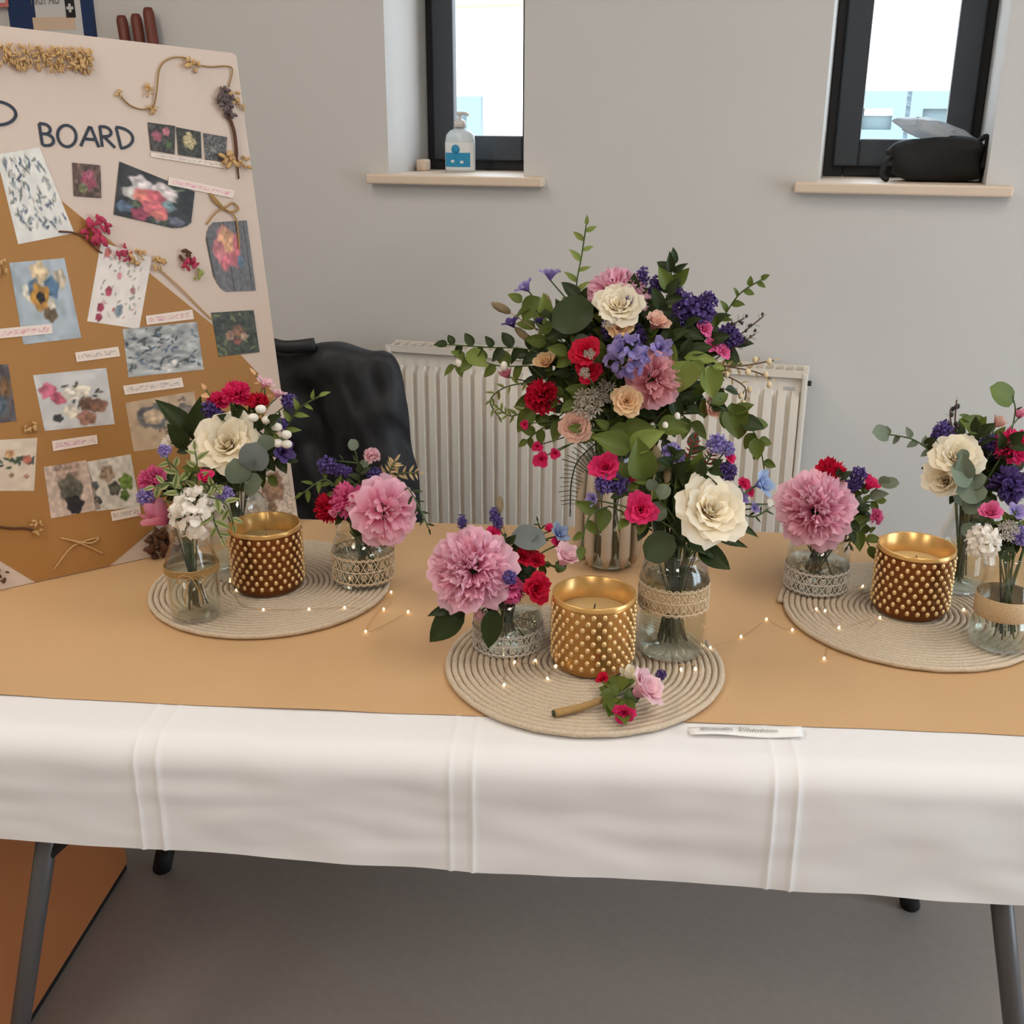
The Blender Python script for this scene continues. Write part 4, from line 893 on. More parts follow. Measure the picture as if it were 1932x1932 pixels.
SHAPE = {'ovate': lambda t: 0.30*math.sin(PI*min(1, t**0.72))**0.85+0.004, 'round': lambda t: 0.46*math.sqrt(max(0, 1-(2*t-1)**2))+0.006, 'narrow': lambda t: 0.13*math.sin(PI*t**0.85)+0.004, 'lance': lambda t: 0.2*math.sin(PI*t**0.75)+0.004, 'needle': lambda t: 0.035+0.0*t}
LCACHE = {}
def leaf_me(shape, mat):
    if (shape, mat) not in LCACHE: LCACHE[(shape, mat)] = leafmesh(shape, mat, SHAPE[shape], 0.25 if shape != 'round' else 0.06, 0.15)
    return LCACHE[(shape, mat)]
def leaf_frame(pos, ydir, face, scale, widen=1.0):
    y = Vector(ydir).normalized(); z = Vector(face); z = z-y*z.dot(y); z = z.normalized() if z.length > 1e-4 else y.orthogonal().normalized(); x = y.cross(z)
    return Matrix(((x.x*widen, y.x, z.x, pos[0]), (x.y*widen, y.y, z.y, pos[1]), (x.z*widen, y.z, z.z, pos[2]), (0, 0, 0, 1))) @ SCL(scale)

# ------------------------------------------------------------------ flowers
RNG = random.Random(77)
TOCAM = lambda p: (CAM-p).normalized()
def foot(vk, k=0.6):
    V = VASES[vk]; a = RNG.uniform(0, 2*PI); q = V['mouth']*k*RNG.random(); q2 = (V['mouth']-0.008)*RNG.random()
    lo = V['p']+Vector((q*math.cos(a+2.5), q*math.sin(a+2.5), 0.012+RNG.uniform(0, 0.01))); mid = V['p']+Vector((q2*math.cos(a), q2*math.sin(a), V['h']*0.97)); return lo, mid
def stem_path(top, axis, r, vk):
    lo, mid = foot(vk); base = top-axis*r*0.55
    d = (base-mid).length
    ctl = mid+(mid-lo).normalized()*d*0.45
    return [lo, lo*0.5+mid*0.5]+bez(mid, ctl, base, 7)
FN = {'rose': 'rose', 'rose_small': 'spray_rose', 'rose_half': 'rose', 'peony': 'peony', 'peony_open': 'peony', 'carnation': 'carnation', 'bud': 'rosebud', 'bell': 'bellflower', 'star': 'astrantia', 'statice': 'statice', 'spike': 'lavender_spike', 'delphinium': 'delphinium', 'stock': 'white_stock'}
CENT = {}
def flower(vk, kind, col, u, v, dy, rpx, label, group=None, face=None, cat='flower', stem='stem_green', camw=0.75, squash=1.0):
    V = VASES[vk]; y = V['p'].y+dy; pos = ony(u, v, y); depth = (pos-CAM).dot(FW); r = rpx*depth/FPX
    c = CENT.get(vk, V['p']+Vector((0, 0, V['h']+0.03)))
    if face is None:
        out = (pos-c); out = out/(out.length+0.03)
        axis = (out*0.9+TOCAM(pos)*camw+Vector((0, 0, 0.25))).normalized()
    else: axis = (RT*face[0]+UP*face[1]-FW*face[2]).normalized()
    path = stem_path(pos, axis, r, vk)
    t = thing(FN[kind], label, cat, T(path[0]), group)
    MB().tube(path, min(0.0022, max(0.0011, r*0.07)), 6).build('stem', MATS[stem], t, I4)
    sp = {'rose': 1.06, 'peony': 0.98, 'peony_open': 1.0, 'carnation': 1.18, 'bud': 1.1, 'rose_small': 1.14, 'rose_half': 1.3, 'bell': 1.25, 'statice': 1.15, 'spike': 1.1, 'delphinium': 1.1, 'stock': 1.05}.get(kind, 1.0)
    M = frame(pos, axis, RNG.uniform(0, 6), r*sp) @ SCL(1, 1, squash)
    g, nvar = KIND[kind]
    for me in petals(kind, col, RNG.randrange(nvar)):
        o = ob(me.name.split('.')[0], me, t, M)
        if kind in JOINED: o['kind'] = 'stuff'
    if kind in ('rose', 'rose_small', 'rose_half', 'peony', 'peony_open', 'carnation', 'bud'): ob('calyx', CALYX, t, frame(pos, axis, 0, r*sp))
    return t, pos, axis, r, path
def leafflower(t, vk, u, v, dy, u2, v2, shape, mat, face=None, widen=1.0, twist=None):
    """a single leaf of thing t from pixel (u, v) to its point at (u2, v2)"""
    y = VASES[vk]['p'].y+dy; p = ony(u, v, y); q = ony(u2, v2, y-0.012)
    d = q-p; ob('leaf', leaf_me(shape, mat), t, leaf_frame(p, d, face or (TOCAM(p)+Vector((0, 0, 0.5))), d.length, widen))
def sprig(vk, pxs, shape, mat, n, lpx, label, group=None, name='leaf_sprig', stem='stem_green', cat='foliage', start=0.12, widen=1.0, alt=True, ang=0.95, jit=0.25, end=True, rad=0.0012, buds=None):
    """pxs: (u, v, dy) from the bouquet to the tip; leaves set alternately along it"""
    V = VASES[vk]; y0 = V['p'].y; P = [ony(u, v, y0+dy) for u, v, dy in pxs]; lo, mid = foot(vk)
    pts = spline(P, 6); head = bez(mid, mid*0.4+P[0]*0.6+Vector((0, 0, 0.01)), P[0], 4)[:-1]
    t = thing(name, label, cat, T(lo), group)
    MB().tube([lo]+head+pts, rad, 5).build('stem', MATS[stem], t, I4)
    dp = (P[0]-CAM).dot(FW); L = lpx*dp/FPX; me = leaf_me(shape, mat); N = len(pts)-1
    for k in range(n):
        q = start+(1-start)*k/max(1, n-1) if end else start+(0.97-start)*k/n
        i = min(N-1, int(q*N)); p = pts[i].lerp(pts[i+1], q*N-i); d = (pts[i+1]-pts[i]).normalized()
        cdir = TOCAM(p); side = d.cross(cdir).normalized()*(1 if k % 2 else -1)
        a = ang*(1 if q < 0.97 else 0.05)
        ld = d*math.cos(a)+side*math.sin(a)+cdir*RNG.uniform(-0.35, 0.45)
        fc = cdir+Vector((0, 0, 0.6))+Vector((RNG.uniform(-jit, jit), RNG.uniform(-jit, jit), RNG.uniform(-jit, jit)))*2
        s_ = L*RNG.uniform(0.78, 1.12)*(1-0.35*q)
        ob('leaf', me, t, leaf_frame(p, ld, fc, s_, widen))
        if not alt:
            ld = d*math.cos(a)-side*math.sin(a)+cdir*RNG.uniform(-0.35, 0.45); ob('leaf', me, t, leaf_frame(p, ld, fc, s_*0.95, widen))
    if buds:
        bm, br, num = buds
        for k in range(num):
            p = pts[int((0.3+0.7*k/max(1, num-1))*N)]+Vector((RNG.uniform(-1, 1), RNG.uniform(-1, 1), RNG.uniform(-1, 1)))*br*2.6
            MB().ell((0, 0, 0), br, br, br*1.35, 8, 6, T(p)).build('bud', MATS[bm], t, I4)
    return t
def fill(vk, cu, cv, ru, rv, n, lpx, label, mats=('leaf_dark', 'leaf_dark', 'leaf_mid'), shape='ovate', group=None, dy=0.0, leaves=7, dyr=0.05):
    """leafy stems that make up the green inside of a bouquet"""
    for k in range(n):
        a = k*GA+0.4; q = 0.45+0.55*math.sqrt((k+0.5)/n)
        u2, v2 = cu+ru*q*math.cos(a), cv+rv*q*math.sin(a); d2 = dy+dyr*math.sin(k*1.7)
        sprig(vk, [(cu*0.8+u2*0.2, cv*0.8+v2*0.2+rv*0.25, dy+0.01), ((cu+u2)/2, (cv+v2)/2, (dy+d2)/2), (u2, v2, d2)], shape, mats[k % len(mats)], leaves, lpx, label, group, 'leafy_stem', 'stem_dark', start=0.05, ang=0.8)
pbr('bud_white', S(240, 234, 222), 0.5); pbr('bud_dark', S(58, 50, 52), 0.7); pbr('bud_cream', S(226, 206, 166), 0.6); pbr('grass_tail', S(206, 180, 138), 0.9, var=0.15, scale=200, bump=1.0, bscale=600)
tail_me = {}
def tailmesh():
    if 'a' not in tail_me:
        rr = random.Random(3); m = MB().ell((0, 0, 0), 0.42, 0.42, 1.0, 12, 10, None, 0.12, rr)
        for i in range(90):
            th = math.acos(1-2*(i+.5)/90); a = i*GA; d = Vector((0.42*math.sin(th)*math.cos(a), 0.42*math.sin(th)*math.sin(a), math.cos(th))); e = d*1.12+Vector((0, 0, 0.22)); s_ = Vector((-math.sin(a), math.cos(a), 0))*0.03
            m.add([d-s_, d+s_, e], [(0, 1, 2)])
        tail_me['a'] = m.me('seed_head', MATS['grass_tail'])
    return tail_me['a']
def bunny(vk, u, v, dy, lpx, ang, label, group='bunny tail grass heads'):
    pos = ony(u, v, VASES[vk]['p'].y+dy); r = lpx*0.5*(pos-CAM).dot(FW)/FPX; ax = (RT*math.sin(ang)+UP*math.cos(ang)).normalized()
    path = stem_path(pos, ax, r, vk); t = thing('bunny_tail_grass', label, 'grass', T(path[0]), group)
    MB().tube(path[:-1]+[pos-ax*r*0.9], 0.0009, 5).build('stem', MATS['grass_tail'], t, I4); o = ob('seed_head', tailmesh(), t, frame(pos, ax, 0, r)); o['kind'] = 'stuff'

# ================================================================== bouquet: twine-tied bottle (L1)
CENT['L1'] = ony(355, 940, VASES['L1']['p'].y)
flower('L1', 'stock', 'white', 372, 968, -0.012, 54, 'frilly white flower head in the twine-tied bottle', face=(-0.05, 0.35, 1), cat='flower')
flower('L1', 'bud', 'rosepink', 297, 968, 0.0, 44, 'half open pale pink rosebud tilting out of the twine-tied bottle', face=(-0.75, 0.75, 0.35))
flower('L1', 'carnation', 'magenta', 287, 903, 0.02, 30, 'ruffled magenta pink flower above the twine-tied bottle')
flower('L1', 'rose_half', 'hot', 386, 906, 0.0, 21, 'small hot pink bud beside the cream rose of the twine-tied bottle', face=(0.2, 0.8, 0.6))
for u, v, r in ((310, 850, 12), (275, 936, 16), (425, 934, 15)): flower('L1', 'statice', 'lavender', u, v, 0.0, r, 'small violet floret cluster among variegated leaves of the twine-tied bottle', 'violet florets in the twine-tied bottle')
for k, p in enumerate(([(345, 930, -0.01), (335, 890, 0), (315, 868, 0.01)], [(340, 935, -0.02), (318, 912, -0.02), (292, 918, -0.03)], [(370, 930, 0), (372, 880, 0), (368, 850, 0.01)], [(385, 935, -0.02), (425, 950, -0.03), (440, 990, -0.03)], [(390, 930, 0), (400, 915, -0.01), (412, 925, -0.03)], [(400, 950, -0.02), (405, 985, -0.03), (418, 1015, -0.03)])):
    sprig('L1', p, 'lance', 'leaf_varieg', 6, 36, 'cream-edged variegated leaf sprig '+('rising to the tiny white daisy', 'reaching over the magenta pink flower', 'standing before the large cream rose', 'drooping towards the bronze candle holder', 'beside the small hot pink bud', 'hanging past the frilly white flower')[k], 'variegated sprigs in the twine-tied bottle')
# ---- jar behind it (L0)
CENT['L0'] = ony(440, 880, VASES['L0']['p'].y)
flower('L0', 'rose', 'cream', 432, 842, -0.03, 76, 'large cream rose in front of the mood board', face=(0.0, 0.35, 1))
for u, v, r in ((448, 742, 31), (411, 755, 22)): flower('L0', 'carnation', 'hot', u, v, 0.03, r, 'hot pink frilly flower above the large cream rose before the board', 'hot pink flowers above the cream rose by the board')
flower('L0', 'carnation', 'red', 487, 757, 0.02, 22, 'small crimson flower above the cream rose by the board')
flower('L0', 'bell', 'palepink', 500, 722, 0.03, 20, 'pale peach bell flower above the hot pink ones by the board', face=(0.4, 0.8, 0.3))
flower('L0', 'bell', 'palepink', 524, 742, 0.02, 18, 'pale pink cup flower next to white buds by the board', face=(0.3, 0.9, 0.2))
for u, v, r, w_ in ((397, 772, 16, 'beside the glossy ruscus leaves'), (415, 788, 13, 'between hot pink flowers and cream rose'), (545, 757, 14, 'beside the light green shoot'), (530, 800, 12, 'among the round white buds')): flower('L0', 'statice', 'purple', u, v, 0.02, r, 'small purple floret cluster '+w_+' by the board', 'purple florets around the cream rose by the board')
flower('L0', 'bell', 'deep', 535, 852, 0.0, 24, 'deep violet bell flower between cream rose and black coat', face=(0.6, 0.1, 0.8))
flower('L0', 'star', 'white', 316, 832, 0.0, 15, 'tiny white daisy on the board side of the cream rose')
for k, p in enumerate(([(480, 860, 0.02), (500, 815, 0.01), (495, 780, 0.0)], [(500, 860, 0.02), (530, 830, 0.0), (528, 790, -0.0)])):
    t = sprig('L0', p, 'narrow', 'leaf_dark', 4, 30, ('wax flower stem with round white buds above the cream rose', 'wax flower stem with round white buds by the deep violet bell')[k], 'white wax flower stems by the board', 'wax_flower')
    for u, v in (((478, 788), (504, 792), (492, 772)), ((522, 806), (540, 820), (524, 836), (541, 838)))[k]:
        MB().ell((0, 0, 0), 0.0085, 0.0075, 0.0065, 10, 7, T(ony(u, v, VASES['L0']['p'].y-0.035))).build('bud', MATS['bud_white'], t, I4)
t = sprig('L0', [(420, 880, 0.02), (390, 830, 0.02), (350, 800, 0.02)], 'lance', 'leaf_dark', 3, 60, 'glossy dark green ruscus sprig behind the cream rose by the board', name='ruscus_sprig')
leafflower(t, 'L0', 366, 820, 0.02, 296, 752, 'lance', 'leaf_dark'); leafflower(t, 'L0', 364, 830, 0.02, 376, 752, 'lance', 'leaf_dark'); leafflower(t, 'L0', 350, 845, 0.0, 318, 800, 'ovate', 'leaf_dark')
t = sprig('L0', [(450, 930, -0.03), (458, 905, -0.08), (475, 880, -0.095)], 'round', 'leaf_euc', 3, 30, 'grey-green eucalyptus sprig across the cream rose by the board', name='eucalyptus_sprig')
leafflower(t, 'L0', 474, 888, -0.095, 484, 838, 'round', 'leaf_grey'); leafflower(t, 'L0', 455, 912, -0.095, 443, 868, 'round', 'leaf_euc'); leafflower(t, 'L0', 505, 850, -0.08, 498, 822, 'round', 'leaf_euc'); leafflower(t, 'L0', 460, 922, -0.09, 490, 905, 'round', 'leaf_euc')
sprig('L0', [(520, 850, 0.02), (545, 800, 0.02), (565, 770, 0.01), (602, 748, 0.0)], 'lance', 'leaf_pale', 8, 34, 'light green leafy shoot in front of the black coat')
sprig('L0', [(430, 800, 0.03), (405, 760, 0.03), (388, 735, 0.03)], 'ovate', 'leaf_peach', 4, 26, 'peach tinted leaf shoot beside the hot pink flowers by the board')
sprig('L0', [(480, 800, 0.03), (500, 740, 0.03), (482, 708, 0.03)], 'lance', 'leaf_peach', 4, 26, 'pale peach leaf shoot above the cream rose by the board')
fill('L0', 445, 850, 95, 85, 16, 50, 'dark green filler leaves in the bouquet behind the twine-tied bottle', group='filler leaves behind the twine-tied bottle', dy=0.01)
fill('L1', 345, 925, 55, 50, 6, 30, 'dark filler leaves in the twine-tied bottle', group='filler leaves in the twine-tied bottle', dy=0.01)

# ================================================================== low jar by the coat (L2)
CENT['L2'] = ony(690, 960, VASES['L2']['p'].y)
flower('L2', 'peony_open', 'pink', 727, 965, -0.03, 66, 'open pale pink peony in front of the fluted radiator', face=(0.45, -0.05, 1))
flower('L2', 'carnation', 'magenta', 655, 942, -0.02, 38, 'bright pink carnation beside the open pale pink peony', face=(-0.35, 0.35, 1))
flower('L2', 'carnation', 'red', 616, 958, -0.01, 30, 'crimson carnation at the coat side of the low lace jar', face=(-0.7, 0, 0.8), squash=1.0)
flower('L2', 'bud', 'rosepink', 629, 968, -0.05, 11, 'tiny pink bud against the crimson carnation')
flower('L2', 'carnation', 'palepink', 701, 858, 0.0, 17, 'small pale pink carnation standing tall against the black coat', face=(0.15, 0.7, 0.7))
for u, v, r in ((617, 878, 17), (706, 896, 14), (640, 886, 12), (655, 890, 10)): flower('L2', 'statice', 'purple', u, v, 0.01, r, 'purple statice sprig against the black coat', 'purple statice above the low lace jar')
sprig('L2', [(690, 940, 0.01), (680, 890, 0.01), (670, 850, 0.0)], 'round', 'leaf_euc', 3, 34, 'round eucalyptus leaf stem against the black coat', name='eucalyptus_sprig')
sprig('L2', [(650, 940, 0.0), (615, 905, 0.0), (572, 930, -0.02)], 'lance', 'leaf_mid', 8, 34, 'drooping green shoot beside the crimson carnation')
for p in ([(720, 930, 0.02), (750, 895, 0.01), (790, 893, 0.0)], [(715, 925, 0.02), (735, 890, 0.01), (745, 872, 0.01)]): sprig('L2', p, 'narrow', 'leaf_beige', 8, 26, 'straw coloured feathery sprig over the open pale pink peony', 'straw sprigs over the pale pink peony', alt=False)
sprig('L2', [(770, 920, 0.0), (790, 955, -0.02), (808, 996, -0.03)], 'narrow', 'leaf_dark', 8, 24, 'thin dark shoot hanging past the open pale pink peony')
sprig('L2', [(700, 920, 0.02), (690, 880, 0.02), (640, 870, 0.02)], 'narrow', 'leaf_dark', 9, 24, 'fine dark shoot behind the bright pink carnation')
fill('L2', 685, 940, 70, 50, 8, 34, 'dark green filler leaves in the low jar by the coat', group='filler leaves in the low jar by the coat', dy=0.02)

# ================================================================== low jar with the big ruffled peony (C1)
CENT['C1'] = ony(950, 1090, VASES['C1']['p'].y)
flower('C1', 'peony', 'pink', 886, 1072, -0.05, 86, 'big ruffled pink peony at the table front', face=(-0.2, 0.3, 1))
flower('C1', 'carnation', 'magenta', 962, 1112, -0.05, 30, 'magenta carnation tucked beside the big ruffled peony', face=(0.1, 0, 1))
flower('C1', 'rose_small', 'red', 1010, 1110, -0.04, 33, 'crimson spray rose low beside the gold candle holder', face=(0.4, 0, 1))
for u, v, r in ((985, 1052, 26), (1012, 1058, 20)): flower('C1', 'rose_small', 'red', u, v, -0.01, r, 'dark red rose behind the big ruffled peony', 'dark red roses behind the big ruffled peony', face=(0.2, 0.6, 0.8))
flower('C1', 'rose_half', 'palepink', 1063, 1058, -0.03, 36, 'pale pink rosebud leaning over the gold candle holder', face=(0.35, 0.75, 0.55), camw=0.2)
flower('C1', 'rose_small', 'hot', 1052, 1026, 0.0, 15, 'tiny crimson bud above the pale pink rosebud')
flower('C1', 'bud', 'hot', 1036, 996, 0.0, 13, 'hot pink bud next to the light blue bell flower', face=(-0.2, 0.9, 0.3))
flower('C1', 'bell', 'blue', 1056, 1006, 0.0, 22, 'light blue bell flower above the pale pink rosebud', face=(0.5, 0.5, 0.7))
flower('C1', 'rose_small', 'hot', 932, 1006, 0.0, 16, 'hot pink bud behind the crown of the big ruffled peony')
flower('C1', 'statice', 'purple', 962, 1090, -0.07, 13, 'small violet floret against the magenta carnation')
for u, v in ((872, 986), (940, 986), (932, 972)): flower('C1', 'spike', 'purple', u, v, 0.0, 9, 'thin lavender spike rising behind the big ruffled peony', 'lavender spikes behind the big ruffled peony', face=(0, 1, 0.1))
bunny('C1', 942, 954, 0.01, 34, 0.1, 'beige bunny tail grass behind the big ruffled peony', None)
t = sprig('C1', [(960, 1090, 0.0), (980, 1050, 0.0), (1000, 1020, -0.01)], 'round', 'leaf_grey', 2, 34, 'silver eucalyptus leaf stem behind the dark red roses', name='eucalyptus_sprig')
leafflower(t, 'C1', 965, 1008, -0.01, 1030, 1020, 'round', 'leaf_grey', widen=0.8)
t = sprig('C1', [(930, 1120, -0.03), (900, 1140, -0.04), (880, 1150, -0.05)], 'ovate', 'leaf_dark', 2, 40, 'large dark green leaves hanging below the big ruffled peony', name='peony_leaves_stem')
leafflower(t, 'C1', 878, 1150, -0.05, 806, 1210, 'ovate', 'leaf_dark', widen=1.0); leafflower(t, 'C1', 860, 1145, -0.045, 806, 1160, 'lance', 'leaf_dark'); leafflower(t, 'C1', 935, 1148, -0.06, 920, 1226, 'ovate', 'leaf_dark', widen=0.85)
flower('C1', 'bud', 'palepink', 905, 1160, -0.05, 18, 'pale petals drooping under the big ruffled peony', face=(-0.3, -0.8, 0.5))
sprig('C1', [(980, 1070, 0.01), (1020, 1020, 0.01), (1015, 985, 0.01)], 'narrow', 'leaf_dark', 8, 20, 'fine dark sprig among the dark red roses')
fill('C1', 960, 1075, 75, 60, 9, 38, 'dark green filler leaves in the low jar of the ruffled peony', group='filler leaves in the ruffled peony jar', dy=0.01)

# ================================================================== tall lace jar (C2)
CENT['C2'] = ony(1260, 960, VASES['C2']['p'].y)
flower('C2', 'rose', 'cream', 1335, 968, -0.03, 84, 'large cream rose standing in the tall lace jar', face=(0.22, 0.42, 1))
flower('C2', 'rose_small', 'hot', 1143, 882, 0.0, 33, 'upright hot pink spray rose beside the dark spiky frond', face=(-0.2, 0.3, 1))
flower('C2', 'rose_small', 'hot', 1209, 962, -0.03, 36, 'round hot pink spray rose in front of the ribbed vase', face=(-0.1, 0.1, 1))
flower('C2', 'rose_half', 'hot', 1190, 907, 0.0, 16, 'half open hot pink bud between two hot pink spray roses', face=(0, 0.7, 0.7))
for u, v, r in ((1140, 912, 18), (1168, 914, 18)): flower('C2', 'statice', 'purple', u, v, -0.01, r, 'purple statice between the hot pink spray roses', 'purple statice between the spray roses')
flower('C2', 'bell', 'lavender', 1117, 942, -0.01, 15, 'small lavender bell at the edge of the ribbed vase', face=(-0.6, 0.1, 0.8))
for u, v, r, w_ in ((1268, 853, 18, 'beside the bunny tails'), (1280, 862, 12, 'between bunny tail and heather'), (1352, 838, 18, 'above the heather'), (1372, 846, 14, 'above the tiny hot pink rose')): flower('C2', 'statice', 'lavender', u, v, 0.01, r, 'lavender statice cluster '+w_+' of the lace jar', 'lavender statice above the lace jar rose')
for u, v, r, w_ in ((1376, 866, 14, 'under the lavender statice'), (1402, 914, 16, 'beside the light blue bell'), (1412, 928, 13, 'above the lavender bell')): flower('C2', 'rose_small', 'hot', u, v, 0.01, r, 'tiny hot pink rose '+w_+' of the lace jar', 'tiny hot pink roses beyond the lace jar rose')
flower('C2', 'statice', 'deep', 1372, 888, 0.01, 18, 'deep violet statice beyond the large cream rose of the lace jar')
flower('C2', 'bell', 'blue', 1440, 912, 0.0, 28, 'light blue bell flower beside the pale pink peony of the low jar', face=(0.75, 0.25, 0.7))
for u, v, r in ((1400, 938, 16), (1424, 958, 12)): flower('C2', 'bell', 'lavender', u, v, 0.0, r, 'lavender bell flower below the light blue one of the lace jar', 'lavender bells by the lace jar rose')
flower('C2', 'star', 'white', 1452, 950, 0.0, 10, 'tiny white star flower at the outer edge of the lace jar bouquet')
bunny('C2', 1238, 865, 0.0, 46, 0.0, 'beige bunny tail grass above the lace jar', 'bunny tails above the lace jar'); bunny('C2', 1259, 896, 0.0, 34, 0.1, 'beige bunny tail grass above the lace jar', 'bunny tails above the lace jar')
t = sprig('C2', [(1235, 980, 0.0), (1225, 920, 0.0), (1215, 860, 0.01)], 'ovate', 'leaf_pale', 5, 62, 'light green rose leaf stem above the round hot pink spray rose', widen=0.95)
leafflower(t, 'C2', 1215, 905, -0.01, 1205, 830, 'ovate', 'leaf_mid', widen=1.1); leafflower(t, 'C2', 1190, 850, 0.0, 1120, 820, 'ovate', 'leaf_mid'); leafflower(t, 'C2', 1190, 850, 0.0, 1250, 812, 'ovate', 'leaf_pale')
t = sprig('C2', [(1150, 955, 0.0), (1112, 975, -0.02), (1098, 1030, -0.03)], 'ovate', 'leaf_mid', 5, 46, 'green leaf shoot hanging down beside the ribbed vase')
for p in ([(1290, 920, 0.02), (1300, 870, 0.02), (1310, 830, 0.02)], [(1300, 920, 0.02), (1330, 880, 0.02), (1345, 850, 0.02)]): sprig('C2', p, 'narrow', 'leaf_red', 9, 22, 'reddish heather sprig above the large cream rose of the lace jar', 'heather sprigs of the lace jar', alt=False)
sprig('C2', [(1260, 960, -0.02), (1245, 945, -0.03), (1235, 925, -0.03)], 'round', 'leaf_euc', 3, 40, 'grey-green eucalyptus sprig beside the round hot pink spray rose', name='eucalyptus_sprig')
t = sprig('C2', [(1275, 1030, -0.03), (1300, 1035, -0.04), (1330, 1045, -0.04)], 'ovate', 'leaf_dark', 2, 40, 'large dark leaves below the large cream rose of the lace jar', name='rose_leaves_stem')
leafflower(t, 'C2', 1272, 1012, -0.05, 1216, 1052, 'round', 'leaf_dark', widen=0.95); leafflower(t, 'C2', 1315, 1035, -0.03, 1380, 1072, 'ovate', 'leaf_dark'); leafflower(t, 'C2', 1290, 1010, -0.03, 1352, 1050, 'lance', 'leaf_dark'); leafflower(t, 'C2', 1340, 1010, 0.0, 1412, 1030, 'narrow', 'leaf_dark'); leafflower(t, 'C2', 1385, 985, 0.0, 1432, 1012, 'narrow', 'leaf_dark')
sprig('C2', [(1380, 960, 0.01), (1420, 975, 0.0), (1450, 960, 0.0)], 'narrow', 'leaf_dark', 7, 24, 'thin dark sprig under the light blue bell flower')
fill('C2', 1275, 935, 110, 95, 18, 54, 'dark green filler leaves in the tall lace jar', group='filler leaves in the tall lace jar', dy=0.02)

# ================================================================== largest bouquet (C3)
CENT['C3'] = ony(1175, 720, VASES['C3']['p'].y+0.02)
F3 = lambda *a, **k: flower('C3', *a, **k)
F3('peony', 'pink', 1165, 548, 0.02, 66, 'pale pink peony crowning the largest bouquet', face=(0, 0.9, 0.5))
F3('rose', 'cream', 1167, 584, -0.03, 57, 'cream rose near the top of the largest bouquet', face=(0, 0.55, 1))
F3('rose_small', 'peach', 1170, 622, -0.05, 28, 'small peach rose below the cream rose of the largest bouquet')
F3('rose_half', 'blush', 1234, 614, -0.03, 30, 'blush rose beside the dark violet spikes under the crown peony', face=(0.3, 0.6, 0.7))
F3('delphinium', 'lavender', 1182, 672, -0.09, 44, 'lavender delphinium cluster at the centre of the largest bouquet', face=(0, 0.1, 1))
F3('bell', 'lavender', 1248, 656, -0.05, 24, 'lavender cup flower beside the delphinium cluster')
F3('rose_small', 'red', 1106, 666, -0.06, 34, 'crimson rose with a silver star, directly above another crimson rose', face=(-0.2, 0.3, 1)); F3('rose_small', 'red', 1112, 702, -0.06, 28, 'lower crimson rose with a silver star near the delphinium', face=(-0.2, 0, 1))
for u, v in ((1112, 668), (1104, 704)): F3('star', 'silver', u, v, -0.10, 13, 'silver star flower lying over a crimson rose', 'silver stars over the crimson roses')
F3('carnation', 'red', 1020, 748, -0.02, 36, 'deep red carnation low in the largest bouquet', face=(-0.5, 0.1, 1))
F3('rose', 'peach', 1182, 758, -0.09, 35, 'round peach rose at the heart of the largest bouquet', face=(0, 0.1, 1))
F3('rose', 'blush', 1087, 806, -0.05, 36, 'blush pink rose at the bottom of the largest bouquet', face=(-0.2, 0, 1))
F3('peony_open', 'dusty', 1238, 716, -0.07, 56, 'dusty pink peony beside the delphinium of the largest bouquet', face=(0.25, -0.1, 1))
for u, v, r, w_ in ((1110, 762, 36, 'above the blush pink rose'), (1140, 740, 28, 'between crimson roses and round peach rose'), (1150, 605, 20, 'under the cream rose')): F3('star', 'silver', u, v, -0.06, r, 'frothy silver-white astrantia '+w_+' of the largest bouquet', 'astrantia in the largest bouquet')
F3('rose_half', 'peach', 1032, 688, -0.01, 26, 'half open peach rose above the deep red carnation', face=(-0.3, 0.6, 0.8))
F3('bud', 'rosepink', 955, 704, 0.01, 16, 'small pink rosebud on the coat side of the largest bouquet', face=(-0.4, 0.8, 0.4))
F3('rose_half', 'blush', 1336, 775, -0.02, 28, 'blush rosebud low on the window side of the largest bouquet', face=(0.6, 0.2, 0.8))
for u, v, r in ((1327, 622, 20), (1340, 652, 20), (1362, 664, 18)): F3('rose_small', 'magenta', u, v, -0.01, r, 'bright pink spray rose on the window side of the largest bouquet', 'bright pink spray roses of the largest bouquet')
for u, v, r in ((1298, 580, 26), (1322, 590, 24), (1334, 568, 18), (1280, 600, 20), (1312, 604, 18), (1374, 634, 20), (1392, 640, 12)): F3('statice', 'deep', u, v, 0.0, r, 'deep purple statice head on the window side of the largest bouquet', 'deep purple statice of the largest bouquet')
for u, v, w_ in ((1212, 524, 'at the crown peony'), (1236, 540, 'under the dark leafy sprig'), (1190, 578, 'lying over the cream rose'), (1207, 632, 'above the delphinium cluster'), (1146, 624, 'beside the small peach rose'), (1280, 556, 'above the deep purple statice')): F3('spike', 'deep', u, v, -0.03 if v > 570 else 0.02, 12, 'dark violet flower spike '+w_+' of the largest bouquet', 'violet spikes of the largest bouquet', face=(-0.3 if v > 550 else 0.1, 0.85, 0.4))
F3('bell', 'lavender', 1038, 516, 0.02, 22, 'lavender bell flower next to the slender pale green top sprig', face=(0.0, 0.9, 0.3)); F3('bell', 'lavender', 990, 540, 0.02, 21, 'pale lavender bell leaning over the big dark leaf', face=(-0.6, 0.7, 0.3))
for u, v, r in ((965, 608, 19), (1018, 605, 13)): F3('bell', 'purple', u, v, 0.01, r, 'violet bell flower on the coat side of the largest bouquet', 'violet bells of the largest bouquet', face=(-0.4, 0.75, 0.4))
bunny('C3', 946, 581, 0.01, 38, -1.1, 'beige bunny tail grass beside the violet bell flower', None)
